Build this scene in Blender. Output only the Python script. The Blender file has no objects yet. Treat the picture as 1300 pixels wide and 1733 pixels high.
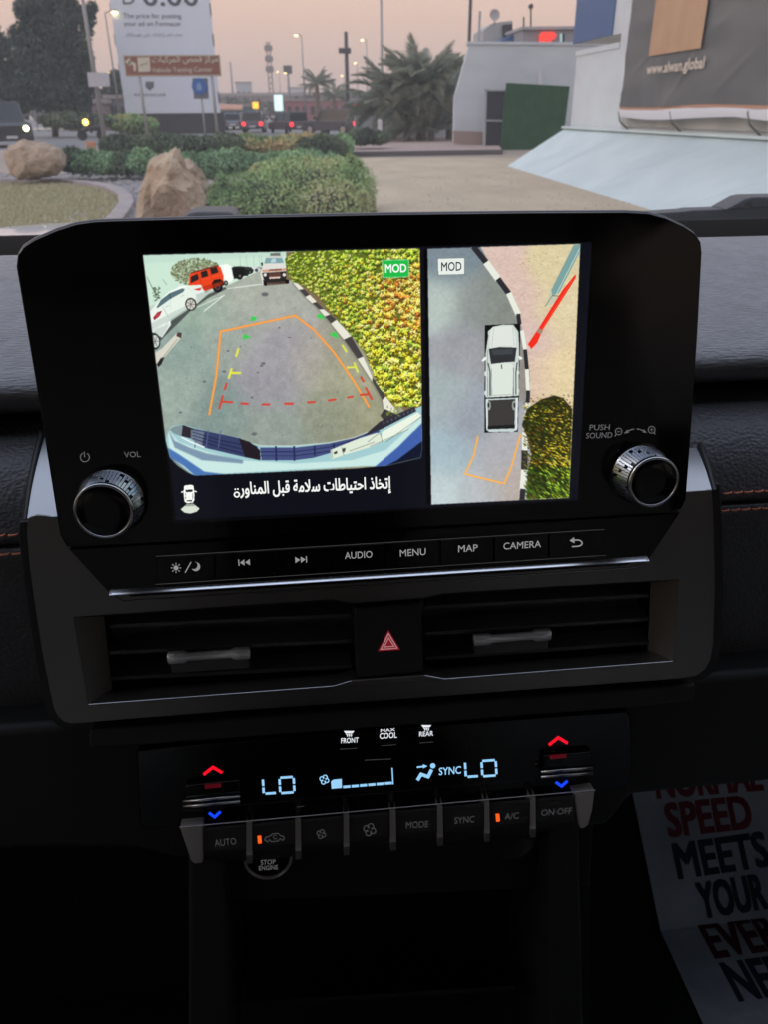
import bpy, bmesh, math, random
import numpy as np
from mathutils import Vector, Matrix, noise
from mathutils.geometry import tessellate_polygon

random.seed(7)
rng = np.random.default_rng(11)
SC = bpy.context.scene
COL = SC.collection

# ------------------------------------------------------------------ camera
FPX = 1309.0                     # focal length in photo pixels (photo is 1300 wide)
EYE = Vector((0.0, 0.0, 1.45))
RT = Vector((0.99389, -0.11002, -0.00842)).normalized()
FW = Vector((0.09391, 0.88345, -0.45901)); FW = (FW - RT * FW.dot(RT)).normalized()
UP = RT.cross(FW).normalized()
cam_data = bpy.data.cameras.new("camera")
cam = bpy.data.objects.new("camera", cam_data)
COL.objects.link(cam)
m3 = Matrix((RT, UP, -FW)).transposed()
cam.matrix_world = Matrix.Translation(EYE) @ m3.to_4x4()
cam_data.sensor_fit = 'HORIZONTAL'
cam_data.sensor_width = 36.0
cam_data.lens = 36.0 * FPX / 1300.0
cam_data.clip_start = 0.02
cam_data.clip_end = 6000.0
cam_data.dof.use_dof = True
cam_data.dof.focus_distance = 0.375
cam_data.dof.aperture_fstop = 30.0
SC.camera = cam

# ------------------------------------------------------------------ dusk sky
SUN_EL, SUN_AZ = math.radians(3.0), math.radians(258.0)
world = bpy.data.worlds.new("World"); SC.world = world; world.use_nodes = True
wn = world.node_tree; wn.nodes.clear()
w_out = wn.nodes.new("ShaderNodeOutputWorld")
sky = wn.nodes.new("ShaderNodeTexSky"); sky.sky_type = 'NISHITA'; sky.sun_disc = False
sky.sun_elevation = SUN_EL; sky.sun_rotation = SUN_AZ; sky.dust_density = 3.0
bg1 = wn.nodes.new("ShaderNodeBackground"); bg1.inputs[1].default_value = 0.05
wn.links.new(sky.outputs[0], bg1.inputs[0])
wtc = wn.nodes.new("ShaderNodeTexCoord"); wsep = wn.nodes.new("ShaderNodeSeparateXYZ")
wn.links.new(wtc.outputs['Generated'], wsep.inputs[0])
wr = wn.nodes.new("ShaderNodeValToRGB")
wn.links.new(wsep.outputs[2], wr.inputs[0])
cr = wr.color_ramp
cr.elements[0].position = 0.0; cr.elements[0].color = (0.58, 0.48, 0.46, 1)
cr.elements[1].position = 1.0; cr.elements[1].color = (0.74, 0.85, 1.1, 1)
for p_, c_ in ((0.035, (0.68, 0.51, 0.47)), (0.075, (0.80, 0.55, 0.46)), (0.12, (0.90, 0.60, 0.48)), (0.25, (0.95, 0.76, 0.70)), (0.5, (0.88, 0.92, 1.06))):
    e_ = cr.elements.new(p_); e_.color = (*c_, 1)
bg2 = wn.nodes.new("ShaderNodeBackground"); bg2.inputs[1].default_value = 1.0
wn.links.new(wr.outputs[0], bg2.inputs[0])
wadd = wn.nodes.new("ShaderNodeAddShader")
wn.links.new(bg1.outputs[0], wadd.inputs[0]); wn.links.new(bg2.outputs[0], wadd.inputs[1])
wn.links.new(wadd.outputs[0], w_out.inputs[0])

sun_d = bpy.data.lights.new("sun", 'SUN'); sun_d.energy = 0.6; sun_d.angle = math.radians(25)
sun_d.color = (1.0, 0.93, 0.90)
sun = bpy.data.objects.new("sun", sun_d); COL.objects.link(sun)
sun.rotation_euler = (math.radians(60), 0, math.radians(-78))     # glow of the set sun, left of the car

SC.view_settings.view_transform = 'Standard'
SC.view_settings.look = 'None'
SC.view_settings.exposure = 0.0
SC.view_settings.gamma = 1.0
SC.view_settings.use_curve_mapping = False
SC.render.engine = 'CYCLES'
SC.cycles.use_denoising = True
SC.cycles.max_bounces = 8
SC.cycles.transparent_max_bounces = 12
SC.cycles.sample_clamp_indirect = 6.0
SC.cycles.caustics_reflective = False
SC.cycles.caustics_refractive = False

# ------------------------------------------------------------------ geometry of the place
def ray(px, py):
    return (RT * ((px - 650.0) / FPX) - UP * ((py - 866.5) / FPX) + FW)

def at_y(px, py, y):                       # point on the vertical plane y metres ahead of the driver's eye
    r = ray(px, py); return EYE + r * (y / r.y)

def at_z(px, py, z=0.0):                   # point on a level surface
    r = ray(px, py); return EYE + r * ((z - EYE.z) / r.z)

def at_x(px, py, x):
    r = ray(px, py); return EYE + r * (x / r.x)

class Frame:
    """a plane of the place: origin O, axes X (right), V (up), N (towards the viewer)"""
    def __init__(s, O, X, V):
        s.O = Vector(O); s.X = Vector(X).normalized(); s.V = Vector(V).normalized(); s.N = s.X.cross(s.V).normalized()
    def uv(s, px, py, w=0.0):
        r = ray(px, py); o = s.O + s.N * w
        t = (o - EYE).dot(s.N) / r.dot(s.N)
        d = EYE + r * t - s.O
        return d.dot(s.X), d.dot(s.V)
    def P(s, u, v, w=0.0):
        return s.O + s.X * u + s.V * v + s.N * w
    def pt(s, px, py, w=0.0):
        u, v = s.uv(px, py, w); return s.P(u, v, w)
    def px(s, u, v, w=0.0):
        d = s.P(u, v, w) - EYE; z = d.dot(FW)
        return 650 + FPX * d.dot(RT) / z, 866.5 - FPX * d.dot(UP) / z

def topmost(o):
    off = Vector((0, 0, 0))
    while o is not None:
        off += o.location; o = o.parent
    return off

def link(o, parent=None):
    COL.objects.link(o)
    if parent is not None: o.parent = parent
    return o

def tag(o, label=None, cat=None, group=None, kind=None):
    if label: o['label'] = label
    if cat: o['category'] = cat
    if group: o['group'] = group
    if kind: o['kind'] = kind
    return o

def thing(name, loc, label, cat, group=None):
    o = bpy.data.objects.new(name, None); o.empty_display_size = 0.05
    o.location = loc; link(o); tag(o, label, cat, group); return o

class MB:
    """collects geometry (world coordinates) and links it as one mesh object"""
    def __init__(s): s.v = []; s.f = []
    def add(s, vs, fs):
        b = len(s.v); s.v += [Vector(p) for p in vs]; s.f += [tuple(b + i for i in f) for f in fs]; return s
    def quad(s, a, b, c, d): return s.add([a, b, c, d], [(0, 1, 2, 3)])
    def prism(s, front, off):
        n = len(front); off = Vector(off)
        vs = [Vector(p) for p in front] + [Vector(p) + off for p in front]
        fs = [tuple(range(n)), tuple(range(2 * n - 1, n - 1, -1))]
        fs += [(i, i + n, (i + 1) % n + n, (i + 1) % n) for i in range(n)]
        return s.add(vs, fs)
    def box(s, lo, hi):
        x0, y0, z0 = lo; x1, y1, z1 = hi
        return s.add([(x0, y0, z0), (x1, y0, z0), (x1, y1, z0), (x0, y1, z0), (x0, y0, z1), (x1, y0, z1), (x1, y1, z1), (x0, y1, z1)],
                     [(3, 2, 1, 0), (4, 5, 6, 7), (0, 1, 5, 4), (1, 2, 6, 5), (2, 3, 7, 6), (3, 0, 4, 7)])
    def tube(s, pts, r, n=8, caps=True):
        pts = [Vector(p) for p in pts]; rr = r if isinstance(r, (list, tuple)) else [r] * len(pts)
        vs = []; fs = []; prev = None
        for i, p in enumerate(pts):
            d = (pts[min(i + 1, len(pts) - 1)] - pts[max(i - 1, 0)]).normalized()
            a = prev if prev is not None else (Vector((0, 0, 1)) if abs(d.z) < .9 else Vector((1, 0, 0)))
            a = (a - d * a.dot(d)).normalized(); b = d.cross(a); prev = a
            for k in range(n):
                t = 2 * math.pi * k / n; vs.append(p + (a * math.cos(t) + b * math.sin(t)) * rr[i])
        for i in range(len(pts) - 1):
            for k in range(n):
                k2 = (k + 1) % n; fs.append((i * n + k, i * n + k2, (i + 1) * n + k2, (i + 1) * n + k))
        if caps: fs += [tuple(range(n - 1, -1, -1)), tuple((len(pts) - 1) * n + k for k in range(n))]
        return s.add(vs, fs)
    def lathe(s, O, axis, prof, n=48, cap0=True, cap1=True):
        """prof: list of (distance along axis, radius)"""
        O = Vector(O); d = Vector(axis).normalized(); a = Vector((1, 0, 0)); a = (a - d * a.dot(d)).normalized() if abs(d.x) < .9 else Vector((0, 1, 0)); b = d.cross(a)
        vs = []; fs = []
        for h, r in prof:
            for k in range(n):
                t = 2 * math.pi * k / n; vs.append(O + d * h + (a * math.cos(t) + b * math.sin(t)) * r)
        for i in range(len(prof) - 1):
            for k in range(n):
                k2 = (k + 1) % n; fs.append((i * n + k, i * n + k2, (i + 1) * n + k2, (i + 1) * n + k))
        if cap0: fs.append(tuple(range(n - 1, -1, -1)))
        if cap1: fs.append(tuple((len(prof) - 1) * n + k for k in range(n)))
        return s.add(vs, fs)
    def loft(s, rows, closed=False):
        """rows of equal length point lists"""
        n = len(rows[0]); vs = [p for r in rows for p in r]; fs = []
        for i in range(len(rows) - 1):
            for k in range(n - (0 if closed else 1)):
                k2 = (k + 1) % n; fs.append((i * n + k, i * n + k2, (i + 1) * n + k2, (i + 1) * n + k))
        return s.add(vs, fs)
    def slab_with_holes(s, loops, off):
        """loops[0] outline, others holes; off the vector to the back"""
        off = Vector(off); flat = [Vector(p) for l in loops for p in l]; N = len(flat)
        tris = tessellate_polygon([[Vector(p) for p in l] for l in loops])
        fs = [tuple(t) for t in tris] + [tuple(i + N for i in reversed(t)) for t in tris]
        b = 0
        for l in loops:
            n = len(l); fs += [(b + i, b + i + N, b + (i + 1) % n + N, b + (i + 1) % n) for i in range(n)]; b += n
        return s.add(flat + [p + off for p in flat], fs)
    def build(s, name, mat, parent=None, bevel=0, seg=2, smooth=False, fixn=True, angle=40, sub=0):
        off = topmost(parent)
        me = bpy.data.meshes.new(name)
        me.from_pydata([tuple(p - off) for p in s.v], [], s.f); me.update()
        if fixn:
            bm = bmesh.new(); bm.from_mesh(me); bmesh.ops.recalc_face_normals(bm, faces=bm.faces); bm.to_mesh(me); bm.free()
        o = bpy.data.objects.new(name, me); link(o, parent)
        if mat is not None: me.materials.append(mat)
        if smooth:
            for p in me.polygons: p.use_smooth = True
        if bevel:
            md = o.modifiers.new("bevel", 'BEVEL'); md.width = bevel; md.segments = seg; md.limit_method = 'ANGLE'; md.angle_limit = math.radians(30)
            for p in me.polygons: p.use_smooth = True
            md2 = o.modifiers.new("wn", 'WEIGHTED_NORMAL'); md2.keep_sharp = True
        if sub:
            md = o.modifiers.new("sub", 'SUBSURF'); md.levels = sub; md.render_levels = sub
        return o

def copy_tree(o, parent=None):
    c = o.copy(); COL.objects.link(c); c.parent = parent
    for ch in list(o.children): copy_tree(ch, c)
    return c

# ------------------------------------------------------------------ materials
def lin(c): return tuple((x / 255 / 12.92 if x / 255 <= 0.04045 else ((x / 255 + 0.055) / 1.055) ** 2.4) for x in c)

def M(name, col, rough=0.6, metal=0.0, spec=0.5, bump=None, var=None, coat=0.0, aniso=None, rvar=None):
    """bump=(scale, strength, distance, stretch xyz), var=(scale, colour2, amount)"""
    m = bpy.data.materials.new(name); m.use_nodes = True; nt = m.node_tree; b = nt.nodes['Principled BSDF']
    b.inputs['Base Color'].default_value = (*col, 1); b.inputs['Roughness'].default_value = rough
    b.inputs['Metallic'].default_value = metal; b.inputs['Specular IOR Level'].default_value = spec
    b.inputs['Coat Weight'].default_value = coat; b.inputs['Coat Roughness'].default_value = 0.04
    tc = nt.nodes.new('ShaderNodeTexCoord')
    def tex(scale, stretch=(1, 1, 1), detail=6, kind='noise'):
        mp = nt.nodes.new('ShaderNodeMapping'); mp.inputs['Scale'].default_value = stretch
        nt.links.new(tc.outputs['Object'], mp.inputs[0])
        t = nt.nodes.new('ShaderNodeTexNoise' if kind == 'noise' else 'ShaderNodeTexVoronoi')
        t.inputs['Scale'].default_value = scale
        if kind == 'noise': t.inputs['Detail'].default_value = detail
        nt.links.new(mp.outputs[0], t.inputs['Vector']); return t
    if var:
        t = tex(var[0], var[3] if len(var) > 3 else (1, 1, 1)); mx = nt.nodes.new('ShaderNodeMix'); mx.data_type = 'RGBA'
        r = nt.nodes.new('ShaderNodeMapRange'); r.inputs[1].default_value = 0.35; r.inputs[2].default_value = 0.65; r.inputs[4].default_value = var[2]
        nt.links.new(t.outputs[0], r.inputs[0]); nt.links.new(r.outputs[0], mx.inputs[0])
        mx.inputs[6].default_value = (*col, 1); mx.inputs[7].default_value = (*var[1], 1)
        nt.links.new(mx.outputs[2], b.inputs['Base Color'])
    if rvar:
        t = tex(rvar[0]); r = nt.nodes.new('ShaderNodeMapRange'); r.inputs[1].default_value = 0.3; r.inputs[2].default_value = 0.7
        r.inputs[3].default_value = rvar[1]; r.inputs[4].default_value = rvar[2]
        nt.links.new(t.outputs[0], r.inputs[0]); nt.links.new(r.outputs[0], b.inputs['Roughness'])
    if bump:
        k = bump[4] if len(bump) > 4 else 'noise'
        t = tex(bump[0], bump[3] if len(bump) > 3 else (1, 1, 1), 4, k); bp = nt.nodes.new('ShaderNodeBump')
        bp.inputs['Strength'].default_value = bump[1]; bp.inputs['Distance'].default_value = bump[2]
        nt.links.new(t.outputs[0], bp.inputs['Height']); nt.links.new(bp.outputs[0], b.inputs['Normal'])
    return m

def EM(name, srgb, strength=1.0, body=(0.01, 0.01, 0.01)):
    m = bpy.data.materials.new(name); m.use_nodes = True; b = m.node_tree.nodes['Principled BSDF']
    b.inputs['Base Color'].default_value = (*body, 1); b.inputs['Roughness'].default_value = 0.3
    b.inputs['Emission Color'].default_value = (*lin(srgb), 1); b.inputs['Emission Strength'].default_value = strength
    return m

def DUSTY_GLASS(name, density):
    """clear laminated glass whose dust and haze scatter a little daylight: a volume between the two faces of the pane"""
    m = bpy.data.materials.new(name); m.use_nodes = True; nt = m.node_tree; nt.nodes.clear()
    o = nt.nodes.new('ShaderNodeOutputMaterial'); v = nt.nodes.new('ShaderNodeVolumePrincipled'); v.inputs['Density'].default_value = density
    v.inputs['Color'].default_value = (0.93, 0.95, 1.0, 1); nt.links.new(v.outputs[0], o.inputs['Volume']); return m

def GLASS(name, col):
    m = bpy.data.materials.new(name); m.use_nodes = True; nt = m.node_tree; nt.nodes.clear()
    o = nt.nodes.new('ShaderNodeOutputMaterial'); t = nt.nodes.new('ShaderNodeBsdfTransparent'); t.inputs[0].default_value = (*col, 1)
    nt.links.new(t.outputs[0], o.inputs[0]); return m

def foliage_mat(name, cols, rough=0.75):
    """colour per leaf from the attribute 'tint' (0..1)"""
    m = bpy.data.materials.new(name); m.use_nodes = True; nt = m.node_tree; b = nt.nodes['Principled BSDF']
    a = nt.nodes.new('ShaderNodeAttribute'); a.attribute_name = 'tint'
    r = nt.nodes.new('ShaderNodeValToRGB'); nt.links.new(a.outputs['Fac'], r.inputs[0])
    r.color_ramp.elements[0].color = (*cols[0], 1); r.color_ramp.elements[1].color = (*cols[-1], 1)
    for i, c in enumerate(cols[1:-1]):
        e = r.color_ramp.elements.new((i + 1) / (len(cols) - 1)); e.color = (*c, 1)
    nt.links.new(r.outputs[0], b.inputs['Base Color']); b.inputs['Roughness'].default_value = rough
    b.inputs['Specular IOR Level'].default_value = 0.2
    return m

# ------------------------------------------------------------------ flat print
class Ink:
    """flat marks on a plane of the place"""
    def __init__(s, fr, w): s.fr = fr; s.w = w; s.v = []; s.f = []
    def _add(s, uvs, fs):
        b = len(s.v); s.v += [s.fr.P(u, v, s.w) for u, v in uvs]; s.f += [tuple(b + i for i in f) for f in fs]; return s
    def poly(s, pts):
        return s._add([s.fr.uv(x, y, s.w) for x, y in pts], [tuple(range(len(pts)))])
    def stroke(s, pts, width, closed=False):
        """pts in pixels, width in pixels"""
        n = len(pts); P = [Vector((x, y)) for x, y in pts]; L = []; Rr = []
        for i in range(n):
            a = P[(i - 1) % n] if (closed or i > 0) else None; c = P[(i + 1) % n] if (closed or i < n - 1) else None
            d1 = (P[i] - a).normalized() if a is not None else None; d2 = (c - P[i]).normalized() if c is not None else None
            d1 = d1 if d1 is not None else d2; d2 = d2 if d2 is not None else d1
            t = d1 + d2; t = t.normalized() if t.length > 1e-6 else d1
            nn = Vector((-t.y, t.x)); k = max(0.35, abs(nn.dot(Vector((-d1.y, d1.x)))))
            L.append(P[i] + nn * (width / 2 / k)); Rr.append(P[i] - nn * (width / 2 / k))
        uv = [s.fr.uv(p.x, p.y, s.w) for p in L + Rr]
        fs = [(i, (i + 1) % n, (i + 1) % n + n, i + n) for i in range(n if closed else n - 1)]
        return s._add(uv, fs)
    def arc(s, cx, cy, r, a0, a1, width, ry=None, n=20):
        ry = ry or r; full = abs(a1 - a0) >= 360
        pts = [(cx + r * math.cos(math.radians(a0 + (a1 - a0) * i / n)), cy - ry * math.sin(math.radians(a0 + (a1 - a0) * i / n))) for i in range(n if full else n + 1)]
        return s.stroke(pts, width, closed=full)
    def disc(s, cx, cy, r, ry=None, n=20):
        ry = ry or r
        return s.poly([(cx + r * math.cos(2 * math.pi * i / n), cy - ry * math.sin(2 * math.pi * i / n)) for i in range(n)])
    def text(s, body, L, Rr, hpx, bold=0.0, shear=0.0):
        """body fitted between the pixels L and R (bottom corners), hpx pixels high"""
        c = bpy.data.curves.new('t', 'FONT'); c.body = body; c.size = 1.0; c.resolution_u = 3; c.shear = shear
        o = bpy.data.objects.new('t', c); COL.objects.link(o)
        dg = bpy.context.evaluated_depsgraph_get(); me = bpy.data.meshes.new_from_object(o.evaluated_get(dg))
        vs = np.array([v.co[:2] for v in me.vertices]); lo = vs.min(0); hi = vs.max(0); vs = (vs - lo) / (hi - lo)
        A = Vector(s.fr.uv(*L, s.w)); B = Vector(s.fr.uv(*Rr, s.w))
        mx, my = (L[0] + Rr[0]) / 2, (L[1] + Rr[1]) / 2
        h = (Vector(s.fr.uv(mx, my - hpx, s.w)) - Vector(s.fr.uv(mx, my, s.w))).length
        dirx = (B - A); up = Vector((-dirx.y, dirx.x)).normalized() * h
        w0 = s.w; b = bold * h * 0.8                 # weight: the strokes printed again a hair to each side
        for k, (sx, sy) in enumerate(((0, 0), (1, 1), (-1, 1), (1, -1), (-1, -1)) if bold else ((0, 0),)):
            s.w = w0 + k * 2e-5 * (1 if h < .1 else 40); ox = dirx.normalized() * (b * sx); oy = up.normalized() * (b * sy)
            s._add([tuple(A + dirx * float(x) + up * float(y) + ox + oy) for x, y in vs], [tuple(p.vertices) for p in me.polygons])
        s.w = w0
        bpy.data.objects.remove(o); bpy.data.meshes.remove(me); bpy.data.curves.remove(c); return s
    def build(s, name, mat, parent, fixn=False):
        off = topmost(parent); me = bpy.data.meshes.new(name)
        me.from_pydata([tuple(p - off) for p in s.v], [], s.f); me.update(); me.materials.append(mat)
        # all faces look at the viewer
        bm = bmesh.new(); bm.from_mesh(me)
        for f in bm.faces:
            f.normal_update()
            if f.normal.dot(s.fr.N) < 0: f.normal_flip()
        bm.to_mesh(me); bm.free()
        return link(bpy.data.objects.new(name, me), parent)
# ================================================================== THE STREET
def flat(pts, z, name, mat, kind='structure', subdiv=0):
    P = [Vector((p[0], p[1], z)) for p in pts]
    mb = MB(); mb.add(P, [tuple(range(len(P)))])
    o = mb.build(name, mat, None, fixn=False)
    if o.data.polygons[0].normal.z < 0: o.data.flip_normals()
    o['kind'] = kind; return o
def G(px, py): p = at_z(px, py, 0.0); return (p.x, p.y)
sand_m = M("sandy_ground", (0.58, 0.47, 0.33), 0.95, bump=(9, 0.6, 0.04), var=(0.9, (0.47, 0.385, 0.27), 1.0, (1, .5, 1)))
asphalt = M("grey_road", (0.22, 0.215, 0.22), 0.85, bump=(40, .3, .01), var=(0.4, (0.18, 0.178, 0.18), 1.0))
gravel_m = M("grey_gravel", (0.24, 0.23, 0.24), 0.95, bump=(14, 1.0, 0.06, (1, 1, 1), 'voronoi'), var=(6, (0.36, 0.34, 0.33), 1.0))
paver_m = M("pink_pavers", (0.42, 0.31, 0.27), 0.9, bump=(10, .3, .01), var=(2, (0.36, 0.27, 0.24), 1.0))
kerb_m = M("concrete_kerb", (0.40, 0.34, 0.33), 0.9, var=(3, (0.32, 0.28, 0.28), 1.0))
grass_base = M("dry_turf", (0.36, 0.32, 0.20), 0.95, bump=(30, .5, .02), var=(1.6, (0.30, 0.31, 0.19), 1.0))
white_wall = M("off_white_render", (0.62, 0.67, 0.70), 0.8, bump=(5, .1, .01), var=(0.6, (0.55, 0.59, 0.63), 1.0, (1, 1, 2)))
ramp_m = M("pale_blue_painted_slope", (0.62, 0.71, 0.71), 0.6, var=(0.9, (0.53, 0.62, 0.63), 1.0), bump=(3, .15, .02))
dark_m = M("dark_metal", (0.03, 0.032, 0.036), 0.5)
pole_m = M("galvanised_pole", (0.30, 0.30, 0.31), 0.5, metal=0.3)

flat([(-400, -400), (400, -400), (400, 400), (-400, 400)], -0.004, "ground", M("sandy_earth", (0.36, 0.29, 0.23), 0.95, bump=(2, .5, .05), var=(0.2, (0.30, 0.25, 0.20), 1.0)))
sandlot = flat([G(600, 268), G(860, 268), (14, 30), (14, 3), (1.2, 3), G(560, 380)], 0.006, "sand_lot", sand_m)
flat([G(0, 312), G(100, 312), G(170, 322), G(205, 338), G(196, 372), G(150, 430), (-12, 6), (-25, 12), G(-300, 316)], 0.02, "dry_lawn_ground", grass_base)
flat([G(-300, 300), G(0, 296), G(240, 292), G(345, 300), G(345, 420), G(150, 430), (-14, 5), (-30, 12)], 0.004, "gravel_bed", gravel_m)
flat([(-160, G(0, 246)[1]), G(700, 246), (60, 52), (160, 95), (300, 320), (-300, 320), (-300, 95)], 0.0, "road", asphalt)
flat([(-160, G(0, 222)[1]), G(235, 220), G(430, 219), G(430, 216), G(235, 216), (-160, G(0, 217)[1])], 0.06, "far_verge", M("pale_verge", (0.5, 0.44, 0.36), 0.95))
# raised pavement with its dark kerb, right of centre
a, b, c_, d_ = G(588, 266), G(850, 262), G(835, 236), G(610, 236)
pv = MB().prism([(a[0], a[1], 0.15), (b[0], b[1], 0.15), (c_[0], c_[1], 0.15), (d_[0], d_[1], 0.15)], (0, 0, -0.2)).build("raised_pavement", paver_m); tag(pv, kind='structure')
kb_ = MB().prism([(a[0] - .1, a[1] - .16, 0.17), (b[0], b[1] - .16, 0.17), (b[0], b[1] - .01, 0.17), (a[0] - .1, a[1] - .01, 0.17)], (0, 0, -0.25)).build("pavement_kerb", M("dark_kerb", (0.13, 0.12, 0.12), 0.9), None, bevel=.02); tag(kb_, kind='structure')
# lawn edging of pale pink blocks
lawn_edge = [(0, 309), (60, 309), (110, 311), (160, 316), (192, 324), (212, 336), (215, 350), (205, 366), (182, 395)]
edge_t = thing("lawn_edging", Vector((*G(190, 330), 0)), "curved edging of pale pink kerb blocks round the dry lawn", "edging")
pts = []
for (x0, y0), (x1, y1) in zip(lawn_edge, lawn_edge[1:]):
    for k in range(4): pts.append(Vector((*G(x0 + (x1 - x0) * k / 4, y0 + (y1 - y0) * k / 4), 0)))
L_ = [0.0]
for p, q in zip(pts, pts[1:]): L_.append(L_[-1] + (q - p).length)
def along(s):
    for i in range(len(L_) - 1):
        if L_[i + 1] >= s: return pts[i].lerp(pts[i + 1], (s - L_[i]) / max(1e-6, L_[i + 1] - L_[i]))
    return pts[-1]
s_ = 0.0; blk = 0
while s_ < L_[-1] - 0.5 and blk < 60:
    p, q = along(s_ + .012), along(s_ + 0.5); t = (q - p).normalized(); nn = Vector((-t.y, t.x, 0)) * 0.13
    MB().prism([p + nn + Vector((0, 0, .09)), q + nn + Vector((0, 0, .09)), q - nn + Vector((0, 0, .09)), p - nn + Vector((0, 0, .09))], (0, 0, -.15)).build("kerb_block", kerb_m, edge_t, bevel=.012)
    s_ += 0.51; blk += 1
# grass blades on the lawn
def scatter_blades(poly, n, h, w, name, mat, z=0.02):
    xs = [p[0] for p in poly]; ys = [p[1] for p in poly]; V, F, T = [], [], []
    cnt = 0
    while cnt < n:
        x, y = random.uniform(min(xs), max(xs)), random.uniform(min(ys), max(ys)); ins = False
        for i in range(len(poly)):
            ax, ay = poly[i]; bx, by = poly[(i + 1) % len(poly)]
            if (ay > y) != (by > y) and x < (bx - ax) * (y - ay) / (by - ay) + ax: ins = not ins
        cnt += 1
        if not ins: continue
        a = random.uniform(0, 6.28); dx, dy = math.cos(a) * w, math.sin(a) * w; hh = h * random.uniform(.5, 1.2); b = len(V)
        V += [(x - dx, y - dy, z), (x + dx, y + dy, z), (x + random.uniform(-.5, .5) * h, y + random.uniform(-.5, .5) * h, z + hh)]; F.append((b, b + 1, b + 2)); T += [random.random()] * 3
    me = bpy.data.meshes.new(name); me.from_pydata(V, [], F); at = me.attributes.new("tint", 'FLOAT', 'POINT'); at.data.foreach_set("value", T); me.materials.append(mat)
    o = link(bpy.data.objects.new(name, me)); o['kind'] = 'stuff'; return o
lawn_poly = [G(-60, 312), G(100, 312), G(170, 322), G(205, 338), G(196, 372), G(180, 400), (-9, 9.5)]
scatter_blades(lawn_poly, 60000, 0.045, 0.012, "dry_grass", foliage_mat("dry_grass_blades", [(0.50, 0.44, 0.28), (0.38, 0.38, 0.23), (0.56, 0.49, 0.33)]))
# loose stones in the gravel bed
def stone_mesh(name, r, seed, mat, sub=1, squash=.7):
    bm = bmesh.new(); bmesh.ops.create_icosphere(bm, subdivisions=sub, radius=r); rr = random.Random(seed)
    for v in bm.verts: v.co *= 1 + rr.uniform(-.22, .22); v.co.z *= squash
    me = bpy.data.meshes.new(name); bm.to_mesh(me); bm.free(); me.materials.append(mat); return me
V, F = [], []; sm_ = stone_mesh("s", .05, 3, gravel_m, 1)
sv = np.array([v.co[:] for v in sm_.vertices]); sf = [tuple(p.vertices) for p in sm_.polygons]
for k in range(1500):
    x, y = G(random.uniform(-40, 350), random.uniform(294, 330) if random.random() < .7 else random.uniform(300, 372))
    if x < G(200, 330)[0] and y < G(200, 315)[1]: continue
    b = len(V); sc_ = random.uniform(.4, 1.3); a = random.uniform(0, 6.28); c, s = math.cos(a), math.sin(a)
    for p in sv: V.append((x + (p[0] * c - p[1] * s) * sc_, y + (p[0] * s + p[1] * c) * sc_, p[2] * sc_ + .01))
    F += [tuple(b + i for i in f) for f in sf]
me = bpy.data.meshes.new("gravel"); me.from_pydata(V, [], F); me.materials.append(M("loose_stone", (0.42, 0.38, 0.36), .9, var=(3, (0.26, 0.25, 0.25), 1.0))); o = link(bpy.data.objects.new("gravel", me)); o['kind'] = 'stuff'

V, F = [], []
for k in range(700):
    x, y = G(random.uniform(600, 1080), random.uniform(272, 372))
    b = len(V); sc_ = random.uniform(.08, .5) ** 1.3; a = random.uniform(0, 6.28); c, s = math.cos(a), math.sin(a)
    for p in sv: V.append((x + (p[0] * c - p[1] * s) * sc_, y + (p[0] * s + p[1] * c) * sc_, p[2] * sc_ + .008))
    F += [tuple(b + i for i in f) for f in sf]
me = bpy.data.meshes.new("sand_pebbles"); me.from_pydata(V, [], F); me.materials.append(M("pebble", (0.34, 0.28, 0.22), .9)); o = link(bpy.data.objects.new("sand_pebbles", me)); o['kind'] = 'stuff'

# ---------------------------------------------------------------- boulders
rock_m = M("sandstone_boulder", (0.50, 0.38, 0.28), 0.9, bump=(7, 1.0, 0.1), var=(3.5, (0.34, 0.25, 0.18), 1.0))
rock2_m = M("pale_sandstone_boulder", (0.56, 0.44, 0.32), 0.9, bump=(7, 1.0, 0.1), var=(3.0, (0.38, 0.27, 0.18), 1.0, (1.2, 1, .4)))
def boulder(name, px_outline, y, depth, mat, label, seed=1, grp=None, jag=False):
    """an outline on a vertical plane given a rounded, faceted body of real depth"""
    P = [at_y(a, b, y) for a, b in px_outline]; c = sum(P, Vector()) / len(P)
    n = len(P); rings = 9; mb = MB(); rows = []
    rr = random.Random(seed)
    for k in range(rings + 1):
        t = -1 + 2 * k / rings; s = max(0.04, (1 - abs(t) ** 2.6) ** .45)
        rows.append([c + (p - c) * s + Vector((0, depth * t * (1 - .15 * (p.z - c.z)), 0)) for p in P])
    mb.loft(rows, closed=True); mb.add(rows[0], [tuple(range(n))]); mb.add(rows[-1], [tuple(range(n))])
    mb.v = [p for p in mb.v]
    o = mb.build(name, mat, None, smooth=False)
    bm = bmesh.new(); bm.from_mesh(o.data); bmesh.ops.remove_doubles(bm, verts=bm.verts, dist=.002); bmesh.ops.triangulate(bm, faces=bm.faces); bmesh.ops.subdivide_edges(bm, edges=bm.edges, cuts=3, use_grid_fill=True)
    for v in bm.verts:
        d = noise.noise_vector(v.co * 2.2 + Vector((seed, 0, 0))) * .09 + noise.noise_vector(v.co * 6 + Vector((seed, 5, 0))) * .05 + noise.noise_vector(v.co * 15 + Vector((seed, 5, 9))) * .018
        if jag:
            rg = 1 - abs(noise.noise(v.co * 3.1 + Vector((seed, 0, 0)))) * 2; d = Vector((0, -1, .2)) * (rg * .10 - .05) + noise.noise_vector(v.co * 9) * .035
        v.co += d
    bmesh.ops.recalc_face_normals(bm, faces=bm.faces); bm.to_mesh(o.data); bm.free()
    for p in o.data.polygons: p.use_smooth = not jag
    tag(o, label, "boulder", grp); return o
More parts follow.
